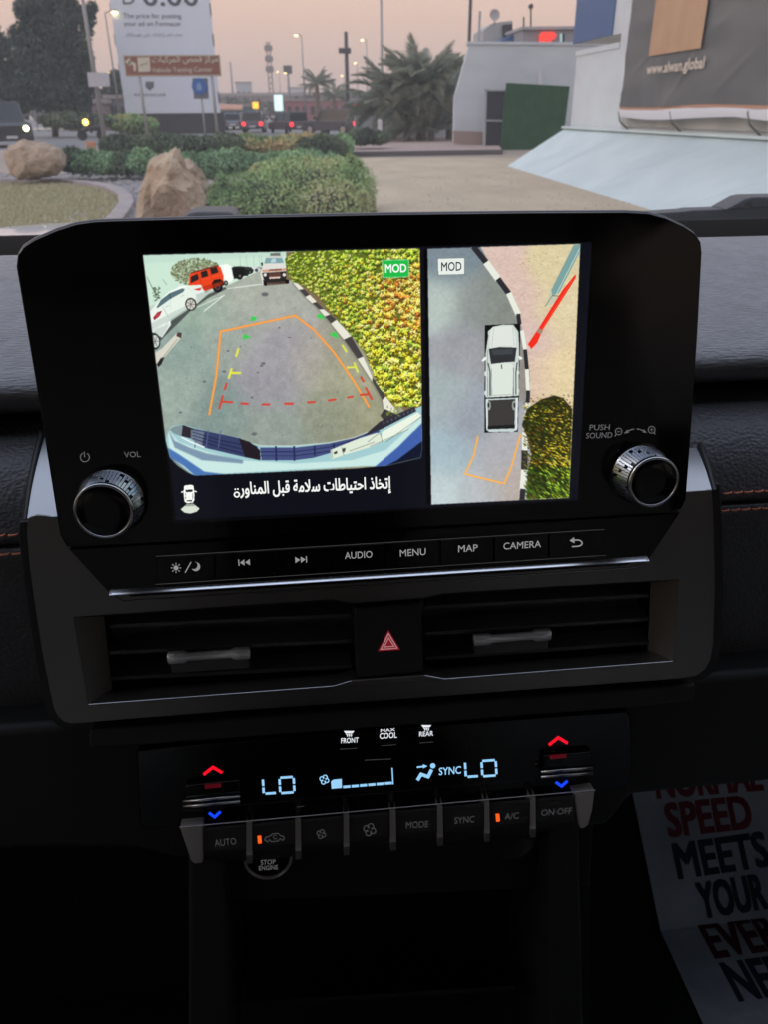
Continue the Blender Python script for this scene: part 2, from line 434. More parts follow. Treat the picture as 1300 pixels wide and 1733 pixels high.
boulder("boulder", [(11, 262), (17, 246), (32, 240), (55, 240), (80, 246), (100, 254), (112, 268), (111, 280), (100, 294), (84, 301), (55, 304), (32, 305), (18, 292)], 20.5, .6, rock_m, "rounded tan boulder on gravel in front of the dark off-roader", 2)
boulder("boulder", [(232, 385), (236, 335), (247, 300), (256, 273), (270, 264), (288, 260), (300, 252), (306, 262), (316, 290), (334, 312), (352, 345), (362, 385)], 12.8, .5, rock2_m, "tall pointed sandstone boulder beside the big green bush", 5, jag=True)
boulder("boulder", [(300, 320), (305, 272), (318, 268), (333, 282), (345, 298), (354, 318), (350, 338)], 14.2, .35, rock_m, "brown boulder shoulder leaning behind the tall pointed boulder", 9, jag=True)

# ---------------------------------------------------------------- plants
def leaf_cloud(name, blobs, n, size, mat, parent=None, flat_=0.6, up=0.4, zmin=0.0):
    """blobs: (cx, cy, cz, rx, ry, rz); small folded leaves through the outer volume"""
    vol = np.array([b[3] * b[4] * b[5] for b in blobs]) ** .67; cnt = (vol / vol.sum() * n).astype(int)
    C = []
    for b, k in zip(blobs, cnt):
        d = rng.normal(size=(k, 3)); d /= np.linalg.norm(d, axis=1)[:, None]; r = rng.random(k) ** .28
        C.append(np.array(b[:3]) + d * r[:, None] * np.array(b[3:6]) * (1 + rng.normal(size=(k, 1)) * .05))
    C = np.concatenate(C); C = C[C[:, 2] > zmin]; k = len(C)
    ax = rng.normal(size=(k, 3)); ax[:, 2] += up; ax /= np.linalg.norm(ax, axis=1)[:, None]
    bx = np.cross(ax, rng.normal(size=(k, 3))); bx /= np.linalg.norm(bx, axis=1)[:, None]; s = size * rng.uniform(.6, 1.4, (k, 1))
    V = np.stack([C - ax * s, C + bx * s * flat_ * .5, C + ax * s, C - bx * s * flat_ * .5], 1).reshape(-1, 3) - np.array(topmost(parent))
    F = np.arange(k * 4).reshape(k, 4)
    me = bpy.data.meshes.new(name); me.from_pydata(V.tolist(), [], F.tolist())
    clump = np.array([noise.noise(Vector(c) * 1.1) for c in C]) * .9
    t = np.clip(.5 + clump + rng.normal(size=k) * .22, 0, 1).repeat(4)
    at = me.attributes.new("tint", 'FLOAT', 'POINT'); at.data.foreach_set("value", t.astype(np.float32)); me.materials.append(mat)
    return link(bpy.data.objects.new(name, me), parent)
def core(name, blobs, mat, parent, k=.72):  # solid dark ellipsoids filling the foliage so nothing shows through
    mb = MB()
    for b in blobs:
        n, m_ = 12, 6; rows = []
        for i in range(m_ + 1):
            a = math.pi * i / m_ - math.pi / 2
            rows.append([Vector((b[0] + b[3] * k * math.cos(a) * math.cos(2 * math.pi * j / n), b[1] + b[4] * k * math.cos(a) * math.sin(2 * math.pi * j / n), b[2] + b[5] * k * math.sin(a))) for j in range(n)])
        mb.loft(rows, closed=True)
    return mb.build(name, mat, parent)
core_m = M("dark_foliage_core", (0.045, 0.05, 0.03), .95); bark_m = M("grey_bark", (0.10, 0.085, 0.07), .95, bump=(12, .8, .03))
bush_green = foliage_mat("bush_green", [(0.197, 0.314, 0.140), (0.329, 0.488, 0.212), (0.471, 0.617, 0.270), (0.592, 0.564, 0.319)])
bush_olive = foliage_mat("bush_olive", [(0.191, 0.268, 0.129), (0.282, 0.405, 0.191), (0.526, 0.467, 0.220), (0.649, 0.497, 0.282)])
hedge_green = foliage_mat("hedge_green", [(0.181, 0.293, 0.166), (0.285, 0.460, 0.253), (0.424, 0.613, 0.330)])
dark_green = foliage_mat("dark_green", [(0.085, 0.117, 0.085), (0.127, 0.179, 0.117), (0.191, 0.234, 0.138)])
tree_green = foliage_mat("tree_green", [(0.035, 0.065, 0.055), (0.06, 0.10, 0.085), (0.10, 0.14, 0.11)])
rust_leaf = foliage_mat("dry_twigs", [(0.16, 0.10, 0.06), (0.24, 0.15, 0.09)])
def bush(name, pxb, n, size, mat, label, cat="bush", group=None):
    """pxb: (px x, px y of centre, distance, half width px, half height px, half depth m)"""
    bl = []
    for x, y, Y, w, h, d in pxb:
        c = at_y(x, y, Y); sx = Y / FPX / FW.y * .93; bl.append((c.x, c.y, c.z, w * sx * .93, d * .93, h * sx * .93 * .93))
    for b in list(bl):
        for q in range(9):
            a, e = random.uniform(0, 6.28), random.uniform(-.1, 1.4); r = random.uniform(.14, .26) * min(b[3], b[5] * 1.4)
            bl.append((b[0] + b[3] * .86 * math.cos(a) * math.cos(e), b[1] + b[4] * .86 * math.sin(a) * math.cos(e), b[2] + b[5] * .88 * math.sin(e), r, r, r))
    t = thing(name, Vector((bl[0][0], bl[0][1], 0)), label, cat, group)
    o = leaf_cloud("foliage", bl, n, size, mat, t); core("foliage_core", bl, core_m, t, .66)["kind"] = "stuff"; return t
bush("bush", [(430, 335, 13.2, 78, 42, .8), (520, 315, 13.8, 95, 46, 1.0), (585, 318, 13.8, 50, 46, .8), (400, 350, 12.8, 50, 28, .6), (480, 300, 14.4, 60, 30, .8), (560, 345, 13, 66, 36, .7), (605, 345, 13.2, 28, 30, .5)], 46000, .029, bush_green, "big rounded green bush close in front, beside the sand lot")
bush("bush", [(625, 345, 13.4, 9, 22, .25)], 500, .05, rust_leaf, "small dry brown shrub at the right foot of the big bush")
bush("hedge", [(300 + 32 * k, 281 + 4 * math.sin(k * 1.7), 18.5 + .2 * k, 34, 22, .9) for k in range(9)], 34000, .04, hedge_green, "loose mid green hedge running behind the big bush and pointed boulder", "hedge")
for i, (x, y, w, h, lb) in enumerate(((122, 268, 18, 24, "small dark shrub just right of the rounded boulder"), (150, 272, 24, 24, "leafy shrub second to the right of the rounded boulder"), (182, 274, 18, 22, "shrub at the foot of the grey lamp pole"), (212, 274, 20, 24, "shrub between lamp pole and pointed boulder"), (240, 272, 18, 26, "shrub touching the left flank of the pointed boulder"))):
    bush("shrub", [(x, y + 4, 21.5, w * 1.25, h * .85, .5), (x + 8, y + 2, 21.7, w, h * .7, .5), (x - 8, y + 6, 21.3, w, h * .6, .5)], 5000, .045, dark_green if i in (0, 3) else hedge_green, lb, "shrub", "shrubs along the gravel bed")
bush("hedge", [(200 + 36 * k, 246 + 3 * math.sin(k * 2.1), 30.5, 30, 15, 1.0) for k in range(6)], 12000, .09, dark_green, "low dark hedge in the middle distance below the brown sign", "hedge")
bush("hedge", [(420 + 34 * k, 244 + 3 * math.sin(k * 1.3), 32, 28, 14, 1.0) for k in range(4)], 9000, .09, bush_olive, "low olive hedge in front of the queueing cars", "hedge")
bush("bush", [(550, 248, 30, 32, 19, .9), (522, 250, 30.5, 22, 14, .8)], 7000, .06, dark_green, "dark green mound of a bush below the dark estate car")
bush("bush", [(580, 247, 31, 18, 18, .7)], 4000, .06, hedge_green, "fresher green bush at the left end of the raised pavement")
bush("bush", [(612, 232, 34, 24, 13, .8), (640, 234, 34, 20, 10, .8)], 3500, .09, dark_green, "low dark bush left of the date palms")
bush("bush", [(230, 212, 70, 34, 14, 1.5), (205, 210, 70, 20, 12, 1.5)], 2500, .22, bush_green, "bright green hedge strip left of the tall white billboard", "hedge")
bush("bush", [(120, 205, 64, 48, 12, 1.5), (160, 206, 64, 30, 9, 1.5)], 4000, .2, dark_green, "dark hedge under the large tree behind the motorbike", "hedge")
# broadleaf trees
def tree(px, base_y, Y, blobs, n, leaf, label, mat=tree_green, tr=.25):
    b0 = at_y(px, base_y, Y); b0.z = 0; bl = []
    sx = Y / FPX / FW.y * .93
    for x, y, w, h in blobs:
        c = at_y(x, y, Y); bl.append((c.x, c.y + random.uniform(-.6, .6), c.z, w * sx, w * sx * .8, h * sx * .93))
    t = thing("tree", b0, label, "tree", "trees beyond the road")
    top = Vector((bl[0][0], bl[0][1], bl[0][2] + bl[0][5] * .5)); mb = MB()
    mb.tube([b0, b0.lerp(top, .3) + Vector((.1, 0, 0)), b0.lerp(top, .6), top], [tr, tr * .7, tr * .45, .04], 8)
    mb.build("trunk", bark_m, t, smooth=True)
    for b in bl[1:7]:
        MB().tube([b0.lerp(top, .35), b0.lerp(Vector(b[:3]), .75) + Vector((0, 0, .1)), Vector(b[:3])], [tr * .4, tr * .25, .03], 6).build("limb", bark_m, t)
    leaf_cloud("crown", bl, n, leaf, mat, t, up=-.2, zmin=.5); core("crown_core", bl, core_m, t, .45)["kind"] = "stuff"; return t
tree(90, 212, 66, [(85, 105, 42, 62), (60, 40, 24, 34), (90, 15, 34, 30), (45, 95, 26, 40), (120, 60, 26, 40), (125, 115, 26, 40), (60, 150, 34, 30), (100, 160, 40, 28), (35, 145, 24, 24), (145, 30, 14, 14), (140, 150, 16, 18), (75, -25, 30, 26), (25, 175, 22, 16), (130, 178, 20, 14), (28, 62, 12, 14), (22, 120, 10, 12), (150, 50, 8, 10), (155, 12, 8, 8), (40, 20, 12, 14), (112, -5, 14, 14), (148, 100, 9, 14), (152, 128, 8, 10), (12, 150, 10, 10), (60, 8, 12, 10)], 26000, .2, "large dark bushy tree left of the billboard, above the off-roader")
tree(-10, 212, 60, [(-12, 100, 22, 52), (-8, 150, 20, 30), (-20, 60, 18, 30)], 5000, .2, "edge of a dark tree at the far left border")
tree(205, 205, 95, [(200, 150, 18, 22), (190, 170, 22, 18), (215, 168, 16, 14), (196, 132, 9, 10)], 2500, .3, "small dark tree between lamp posts left of the billboard", tr=.15)
# distant treeline
bl = []
for k in range(26):
    x = -60 + k * 42 + random.uniform(-10, 10); Y = 230; c = at_y(x, 182, Y); sx = Y / FPX / FW.y
    bl.append((c.x, c.y, 2.5, 26 * sx, 5, random.uniform(8, 16) * sx))
o = leaf_cloud("distant_greenery", bl, 7000, 1.1, foliage_mat("far_green", [(0.07, 0.09, 0.07), (0.12, 0.14, 0.11)])); o['kind'] = 'stuff'
# date palms
frond_m = M("palm_frond", (0.21, 0.25, 0.19), .6, var=(3, (0.32, 0.34, 0.27), 1.0)); frond_dry = M("dry_palm_frond", (0.20, 0.17, 0.11), .85)
palm_trunk_m = M("palm_trunk", (0.16, 0.125, 0.09), .95, bump=(16, 1, .05))
def frond_mesh(L, droop, seed, mat):
    rr = random.Random(seed); V, F = [], []; n = 26; pts = []
    for i in range(n + 1):
        t = i / n; pts.append(Vector((L * (t - .12 * t * t), 0, L * (0.42 * t - droop * t * t))))
    for i in range(n):
        r = .03 * (1 - i / n) + .006; b = len(V); p, q = pts[i], pts[i + 1]
        V += [p + Vector((0, r, 0)), p - Vector((0, r, 0)), q - Vector((0, r, 0)), q + Vector((0, r, 0))]; F.append((b, b + 1, b + 2, b + 3))
        if i > 2:
            for sd in (-1, 1):
                for h in (0, .5):
                    t = (i + h) / n; l = L * .24 * math.sin(math.pi * min(1, .18 + t * .82)) + .08; o = p.lerp(q, h); b = len(V)
                    d = Vector((.72, sd * .66, -.12 + rr.uniform(-.2, .25))).normalized() * l; wv = Vector((.035, 0, .02))
                    V += [o - wv, o + wv, o + d * .6 + wv * .6 + Vector((0, 0, -.02)), o + d + Vector((0, 0, -.10 * l))]; F.append((b, b + 1, b + 2, b + 3))
    me = bpy.data.meshes.new("frond"); me.from_pydata([tuple(v) for v in V], [], F); me.materials.append(mat); return me
def palm(px, base, Y, height, nf, L, label, tr=.22, seed=1, droop=.75, group="date palms"):
    b0 = at_y(px, base, Y); b0.z = 0; t = thing("date_palm", b0, label, "palm tree", group); rr = random.Random(seed)
    mb = MB(); pts = [b0 + Vector((0, 0, height * k / 6)) for k in range(7)]
    mb.tube(pts, [tr * 1.25] + [tr * (1 + .1 * (k % 2)) for k in range(5)] + [tr * .8], 10); mb.build("trunk", palm_trunk_m, t)
    ms = [frond_mesh(L * s, d, seed * 10 + i, frond_m) for i, (s, d) in enumerate(((1, droop), (.95, droop * .7), (1.05, droop * .4), (.85, droop * 1.2)))]
    for k in range(nf):
        f = bpy.data.objects.new("frond", ms[k % 4]); link(f, t); f.location = (rr.uniform(-.08, .08), rr.uniform(-.08, .08), height + rr.uniform(-.15, .1))
        el = math.radians(-62 + 80 * (k / nf) ** .8) if k < nf else 0
        f.rotation_euler = (rr.uniform(-.4, .4), el, rr.uniform(0, 6.28)); f.scale = (1, rr.uniform(.8, 1.1), 1)
    return t
palm(712, 238, 43, 2.0, 84, 3.2, "large date palm clump with arching fronds in front of the low white wall", seed=3)
palm(664, 234, 46, 1.7, 54, 2.9, "date palm standing left in the clump beside the car park", seed=4)
palm(762, 238, 44.5, 2.0, 36, 2.5, "date palm at the clump's right side against the lavender wall", seed=6)
palm(690, 238, 42.5, .7, 30, 2.3, "low young palm sprouting at the left foot of the large date palm", seed=13, tr=.15, droop=.4)
palm(730, 238, 42.5, .8, 30, 2.2, "low young palm sprouting at the right foot of the large date palm", seed=14, tr=.15, droop=.4)
palm(538, 200, 118, 4.8, 26, 2.8, "distant palm above the dark estate car", tr=.3, seed=8, group="distant palms")
palm(566, 200, 125, 3.4, 22, 2.6, "smaller distant palm right of the first distant palm", tr=.3, seed=9, group="distant palms")

# ---------------------------------------------------------------- buildings on the right
YW = 36.5
wl = thing("perimeter_wall", Vector((12, YW, 0)), "lavender white boundary wall behind the green panel and date palms", "wall")
def wallpoly(pts, Y, th, name, mat, parent, bevel=0): return MB().prism([at_y(x, y, Y) for x, y in pts], (0, th, 0)).build(name, mat, parent, bevel=bevel)
wallpoly([(796, 74), (1075, 76), (1075, 262), (768, 240), (770, 165)], YW, .25, "wall_face", white_wall, wl)
wallpoly([(768, 222), (820, 224), (820, 246), (768, 244)], YW - .06, .05, "plinth", M("tan_plinth", (0.36, 0.28, 0.24), .9), wl)
wallpoly([(792, 71), (1075, 73), (1075, 78), (792, 76)], YW - .05, .35, "coping", white_wall, wl)
wallpoly([(911, 145), (914, 118), (916, 118), (919, 145)], YW - .1, .06, "drain_pipe", M("pale_pipe", (.7, .7, .74), .5), wl)
lw = thing("low_wall", at_y(745, 238, 47), "low white wall seen under the palm fronds", "wall")
wallpoly([(600, 196), (770, 150), (800, 150), (800, 244), (600, 240)], 48, .2, "wall_face", white_wall, lw); wallpoly([(742, 158), (752, 160), (760, 244), (738, 244)], 47.6, .3, "wall_pier", white_wall, lw)
gt = thing("green_panel_screen", at_y(905, 256, 34.8), "upright panel covered with green artificial turf next to a dark gate", "fence panel")
turf_m = M("artificial_turf", (0.035, 0.115, 0.05), .95, bump=(50, 1, .03), var=(2.2, (0.022, 0.08, 0.035), 1.0))
wallpoly([(858, 141), (965, 147), (956, 218), (958, 262), (848, 258), (852, 200)], 34.8, .08, "turf_face", turf_m, gt)
gate = thing("gate", at_y(840, 255, 35.4), "dark mesh gate in a pale frame between wall and green panel", "gate")
wallpoly([(824, 154), (858, 154), (857, 255), (821, 255)], 35.5, .04, "gate_leaf", M("gate_mesh", (0.045, 0.05, 0.06), .7, bump=(30, .5, .02)), gate)
for p in ([(822, 152), (860, 152), (860, 155), (822, 155)], [(821, 203), (858, 204), (858, 207), (821, 206)], [(821, 152), (825, 152), (822, 256), (818, 256)]): wallpoly(p, 35.4, .06, "gate_frame", M("pale_gate_frame", (.45, .46, .5), .5), gate)
# building along the lot
XB = 8.3
bd = thing("white_building", Vector((XB, 22, 0)), "white rendered building on the right with blue cladding above its parapet", "building")
yc = at_x(972, 150, XB).y; y2 = at_x(1042, 150, XB).y
z_par = at_x(975, 95, XB).z
MB().prism([(XB, 4, 0), (XB, yc, 0), (XB, yc, z_par), (XB, y2, z_par), (XB, y2, 5.8), (XB, 4, 5.8)], (4.5, 0, 0)).build("wall_face", white_wall, bd)
MB().box((XB - .03, y2, z_par - .02), (XB + 4.5, yc + .03, z_par + .1)).build("parapet_coping", white_wall, bd)
bl_m = M("blue_cladding", (0.06, 0.13, 0.30), .45)
# corrugated blue cladding on the raised rear block
xb2 = XB + 1.6
ya, yb_ = at_x(1038, 30, xb2).y, at_x(972, 60, xb2).y
zlo = at_x(975, 68, xb2).z - .12
MB().box((xb2 + .06, ya - 4, zlo), (xb2 + 4, yb_, zlo + 3.4)).build("raised_block", white_wall, bd)
y_ = ya
while y_ < yb_ - .1:
    MB().box((xb2, y_, zlo), (xb2 + .055, y_ + .17, zlo + 3.4)).build("cladding_panel", bl_m, bd, bevel=.01); y_ += .2
# sloped pale blue apron along the wall
sp = thing("sloped_apron", Vector((7.3, 15, 0)), "pale blue painted slope along the foot of the white building", "ramp")
e1, e2 = Vector((*G(858, 282), 0)), Vector((*G(1112, 360), 0)); dirr = (e2 - e1).normalized(); e3 = e1 + dirr * 20
t1 = at_x(957, 218, XB - .03); zt = t1.z
jt = [e1.lerp(e3, k / 5) for k in range(6)]
tops = [Vector((XB - .03, t1.y + (2.0 - t1.y) * k / 5, zt)) for k in range(6)]
for k in range(5):
    a, b, c, d = jt[k], jt[k + 1], tops[k + 1], tops[k]
    g = (b - a).normalized() * .018
    MB().prism([a + g, b - g, c + Vector((0, .006, 0)), d - Vector((0, .006, 0))], (0.05, 0, -.15)).build("slope_panel", ramp_m, sp, bevel=.008)
MB().prism([tops[0] + Vector((0, 0, .0)), tops[-1], tops[-1] + Vector((-.12, 0, .0)), tops[0] + Vector((-.12, 0, 0))], (0, 0, .06)).build("slope_capping", ramp_m, sp, bevel=.01)
# banner on a beam frame
bn = thing("advert_banner", Vector((XB - .3, 16, 1.6)), "dark grey creased advertising banner with a tan square on the white building", "banner")
xs_ = XB - .28
tlb, blb = at_x(1082, -60, xs_), at_x(1050, 182, xs_)
BF = Frame((xs_, blb.y, blb.z), (0, -1, 0), (0, 0, 1))
W_b, H_b = 9.0, 4.2; nu_, nv_ = 120, 60; rows = []
cr_ = random.Random(4)
creases = [(0.05, 0.1, 0.9, .25, .03), (0.1, .35, .75, .18, .035), (1.0, .9, .45, .5, .02), (3.2, .6, .7, .8, .03), (4.0, 1.2, .3, .7, .02), (5.2, .5, .5, .6, .03), (2.6, 1.5, .2, .6, .02)]
for j in range(nv_ + 1):
    v = H_b * j / nv_; r = []
    for i in range(nu_ + 1):
        u = W_b * i / nu_; w = .012 * noise.noise(Vector((u * 1.3, v * 1.3, 0))) * 2 + .03 * noise.noise(Vector((u * .6, v * 2.2, 4)))
        for cu_, cv_, ang, ln, am in creases:
            du, dv = u - cu_, v - cv_; s1 = du * math.cos(ang) + dv * math.sin(ang); s2 = -du * math.sin(ang) + dv * math.cos(ang)
            w += am * math.exp(-(s2 / .035) ** 2) * math.exp(-(s1 / ln) ** 2)
        sag = -.02 * math.sin(u * 1.1) * (1 - j / nv_)
        r.append(BF.P(u, v + sag, w))
    rows.append(r)
banner_m = M("grey_banner_vinyl", (0.12, 0.124, 0.125), .38, var=(0.7, (0.10, 0.104, 0.106), 1.0))
MB().loft(rows).build("banner_sheet", banner_m, bn, smooth=True)
uL, vL = BF.uv(1102, 96); uR, vR = BF.uv(1190, 84)
class RelInk(Ink): pass
I = Ink(BF, .05); I.v = [BF.P(uL, vL, .05), BF.P(uR - .0, vL, .05), BF.P(uR, vL + 1.55, .05), BF.P(uL, vL + 1.55, .05)]; I.f = [(0, 1, 2, 3)]
I.build("tan_square", M("tan_print", (0.52, 0.33, 0.19), .6, var=(1.5, (0.46, 0.27, 0.16), 1.0)), bn)
Ink(BF, .05).text("www.alwan.global", (1094, 132), (1190, 122), 22, .03).build("web_address", M("cream_print", (0.66, 0.56, 0.48), .6), bn)
rows = [[BF.P(W_b * i / 60, v - .02 * math.sin(W_b * i / 60 * 1.1) + dv_, w_ + .01 * math.sin(i * .5)) for i in range(61)] for v, dv_, w_ in ((0.0, 0, .0), (-.05, 0, .02))]
MB().loft(rows).build("orange_hem", M("orange_hem", (0.42, 0.20, 0.11), .6), bn, smooth=True)
rows = [[BF.P(W_b * i / 60, v - .02 * math.sin(W_b * i / 60 * 1.1) * k - (.06 * abs(math.sin(i * .085)) if v < -.15 else 0), w_ + .006 * math.sin(i * .4)) for i in range(61)] for v, k, w_ in ((-.05, 1, .02), (-.10, 1, .045), (-.19, 1, .03))]
MB().loft(rows).build("white_hem", M("white_hem", (.62, .62, .66), .6), bn, smooth=True)
for u in (0.05, 2.9, 6.0):
    MB().tube([BF.P(u, -.1, .04), BF.P(u + .08, -.3, .02), BF.P(u + .16, -.5, -.2)], .022, 6).build("tie_strap", M("strap", (.10, .10, .08), .8), bn)
ledge = MB().box((XB - .06, 3, zt + .12), (XB, blb.y + .4, zt + .42)).build("wall_base_band", M("weathered_band", (.46, .45, .42), .9, var=(1.5, (.36, .36, .34), 1.0)), bd)

# ---------------------------------------------------------------- roofs behind the wall
rb = thing("roof_block", at_y(930, 75, 52), "grey flat-roofed block behind the wall carrying a glowing red sign", "building")
wallpoly([(885, 49), (976, 48), (976, 90), (885, 90)], 52, 4, "wall_face", M("grey_block", (.30, .30, .32), .8), rb)
wallpoly([(884, 46), (978, 45), (978, 50), (884, 51)], 51.8, 4, "roof_edge", M("roof_edge", (.42, .40, .40), .8), rb)
rs = thing("red_sign", at_y(930, 65, 51.6), "glowing red sign letter on the grey roof block", "illuminated sign")
wallpoly([(914, 60), (919, 55), (938, 54.5), (943, 59), (941, 66), (935, 68), (934, 74), (930, 76.5), (916, 76), (914, 72)], 51.6, .2, "sign_letter", EM("red_neon", (255, 62, 48), 1.15), rs, bevel=.05)
wn_ = wallpoly([(949, 58), (952, 58), (952, 75), (949, 75)], 51.9, .06, "lit_window", EM("pale_window", (190, 225, 225), .8), rb); wallpoly([(953, 58), (956, 58), (956, 75), (953, 75)], 51.9, .06, "window", dark_m, rb)
sh = thing("roof_shed", at_y(850, 75, 56), "pale shed with dark louvre on the roof behind the palm", "building")
wallpoly([(818, 80), (819, 52), (835, 40), (868, 36), (868, 80)], 56, 3, "shed_wall", M("shed_wall", (.42, .43, .42), .8), sh); wallpoly([(852, 43), (868, 41), (868, 62), (852, 62)], 55.8, .2, "louvre", dark_m, sh)
br = thing("blue_roof", at_y(870, 70, 54), "blue sloping roof beside the pale roof shed", "roof")
wallpoly([(842, 74), (886, 50), (888, 50), (888, 76), (842, 76)], 54, 2.5, "roof_sheet", bl_m, br)
sd = thing("satellite_dish", at_y(838, 28, 55.5), "round satellite dish on the roof shed", "satellite dish")
cdd = at_y(838, 26, 55.4); MB().lathe(cdd, (0, -1, .25), [(0, .32), (-.05, .2), (-.07, .02)], 20, False, True).build("dish", M("dish_grey", (.35, .34, .34), .6), sd, smooth=True)
MB().tube([cdd + Vector((0, .1, 0)), at_y(838, 45, 55.5)], .04, 6).build("mast", pole_m, sd)
for x, y0, y1, lb in ((899, 10, 48, "short roof mast with a round head right of the satellite dish"), (887, 30, 48, "low bent vent pipe on the roof behind the wall")):
    t = thing("roof_mast", at_y(x, y1, 52.5), lb, "mast"); MB().tube([at_y(x, y1 + 2, 52.5), at_y(x, y0, 52.5)], .05, 8).build("mast_tube", dark_m, t)
    if y0 == 10: MB().lathe(at_y(x, y0 + 2, 52.5), (0, -1, 0), [(-.1, .13), (.1, .13)], 14).build("mast_head", dark_m, t)

# ---------------------------------------------------------------- billboard monolith and signs
ZB = 72.0
mono = thing("billboard", at_y(285, 221, ZB), "tall white billboard monolith with grey price lettering on a dark plinth", "billboard")
zb0 = at_y(280, 193, ZB).z; xl, xr = at_y(212, 190, ZB).x, at_y(371, 190, ZB).x; yb = at_y(280, 190, ZB).y
board_m = M("billboard_face", (0.74, 0.79, 0.88), .6); 
MB().box((xl, ZB, zb0), (xr, ZB + 1.2, 13.5)).build("board", board_m, mono, bevel=.04)
MB().box((xl + .1, ZB + .05, -.2), (xr + .3, ZB + 1.1, zb0)).build("plinth", M("plinth_black", (0.045, 0.048, 0.055), .7, bump=(5, .3, .02)), mono)
for x_ in (xl - .06, xr + .02):
    for z_ in range(2, 13, 2): MB().box((x_, ZB + .1, z_ + .2), (x_ + .05, ZB + .5, z_ + 1.0)).build("edge_bracket", dark_m, mono)
MF = Frame((xl, ZB, 0), (1, 0, 0), (0, 0, 1)); grey_pr = M("grey_print", (0.16, 0.17, 0.20), .7); pale_pr = M("pale_print", (0.30, 0.32, 0.37), .7)
Ink(MF, .02).text("0.00", (243, 11), (336, 11), 34, .02).build("price_lettering", M("charcoal_print", (0.07, 0.09, 0.11), .7), mono)
Ink(MF, .02).text("D", (208, 8.5), (230, 8.5), 26, .0).build("currency_lettering", grey_pr, mono)
Ink(MF, .02).text("The price for posting", (209, 34), (307, 34.5), 10.5, .01).text("your ad on Formacar", (210, 47), (307, 47.5), 10, .01).build("slogan_lettering", grey_pr, mono)
Ink(MF, .02).text('ﺳﻌﺮ ﻧﺸﺮ ﺇﻋﻼﻧﻚ ﻋﻠﻰ ﻓﻮﺭﻣﺎﻛﺎﺭ'[::-1], (213, 64.5), (309, 64), 8, .005).build("arabic_slogan_lettering", pale_pr, mono)
Ink(MF, .02).poly([(246, 139), (260, 139), (260, 148), (253, 154.5), (246, 148)]).build("shield_emblem", grey_pr, mono)
Ink(MF, .02).text("FORMACAR", (228, 163.5), (281, 163.5), 4.2, .02).build("emblem_lettering", grey_pr, mono)

def post(t, x, y0, y1, Y, r=.05, name="post", mat=None):
    a = at_y(x, y1, Y); a.z = -.05; b = at_y(x, y1, Y); top = at_y(x, y0, Y); b.z = top.z
    # upright post: foot under (x, y1)
    return MB().tube([a, b], r, 10).build(name, mat or pole_m, t, smooth=True)
YS = 37.5
bs = thing("direction_sign", at_y(290, 240, YS), "brown direction sign reading Vehicle Testing Center on two grey posts", "road sign")
SF = Frame((0, YS, 0), (1, 0, 0), (0, 0, 1))
zc0, zc1 = at_y(290, 130, YS).z, at_y(290, 94, YS).z; sxl, sxr = at_y(210, 112, YS).x, at_y(373, 112, YS).x
MB().box((sxl, YS, zc0), (sxr, YS + .05, zc1)).build("sign_board", M("brown_sign", (0.27, 0.105, 0.075), .6), bs, bevel=.02)
zz = .03
e = MB()
for z in (zc0 + .015, zc1 - .045): e.box((sxl + .02, YS - .012, z), (sxr - .02, YS - .002, z + zz))
for x in (sxl + .015, sxr - .045): e.box((x, YS - .012, zc0 + .05), (x + zz, YS - .002, zc1 - .05))
e.build("sign_border", M("sign_cream", (0.52, 0.50, 0.38), .6), bs)
cream = M("sign_cream_print", (0.60, 0.57, 0.47), .6)
I = Ink(SF, .02); I.stroke([(228, 121), (227.5, 109.5), (217, 106)], 4.5).poly([(208.5 + 3, 105.5), (219.5, 98), (221, 113.5)]); I.build("arrow", cream, bs)
Ink(SF, .02).poly([(232, 98.5), (253, 97.5), (254.5, 122), (234, 123)]).build("pictogram_plate", cream, bs)
Ink(SF, .025).stroke([(237, 112.5), (243, 109), (250, 108.5)], 1.5).build("pictogram", M("sign_brown_print", (0.3, .14, .1), .6), bs)
Ink(SF, .02).text('ﻣﺮﻛﺰ ﻓﺤﺺ ﺍﻟﻤﺮﻛﺒﺎﺕ'[::-1], (258, 109.5), (369, 108.5), 13.5, .02).build("arabic_lettering", cream, bs)
Ink(SF, .02).text("Vehicle Testing Center", (257.5, 126), (360, 124.5), 10.5, .012).build("lettering", cream, bs)
def upright(t, xt, yt, Y, r, top=None, name="post", mat=None):
    p = at_y(xt, yt, Y); return MB().tube([(p.x, Y + .06, -.05), (p.x, Y + .06, (top if top is not None else p.z))], r, 10).build(name, mat or pole_m, t, smooth=True)
upright(bs, 238, 150, YS, .06, zc1); upright(bs, 360, 150, YS, .06, zc1)
bc = thing("round_blue_sign", at_y(340, 220, 44), "round blue arrow sign on a checked backing plate", "road sign")
BFr = Frame((0, 44, 0), (1, 0, 0), (0, 0, 1)); pc = at_y(337, 147, 44)
MB().prism([at_y(x, y, 44) for x, y in ((325, 133), (351, 133), (353, 168), (328, 168))], (0, .04, 0)).build("backing_plate", M("grey_plate", (.16, .17, .19), .7), bc)
MB().lathe(pc + Vector((0, -.01, 0)), (0, -1, 0), [(0, .36), (.03, .36)], 28).build("sign_disc", M("sign_blue", (0.04, 0.14, 0.42), .5), bc)
Ink(BFr, .06).poly([(336, 139), (341, 146), (341, 154), (333, 154), (332, 146)]).build("arrow", M("pale_arrow", (.22, .34, .56), .6), bc)
upright(bc, 341, 170, 44, .05, pc.z)
ss = thing("small_white_sign", at_y(166, 240, 38), "small blank whitish sign plate on the grey lamp pole at the left", "sign")
MB().prism([at_y(x, y, 37.85) for x, y in ((147, 123), (184, 124), (186, 147), (150, 148))], (0, .03, 0)).build("sign_plate", M("white_plate", (.50, .50, .55), .6), ss)
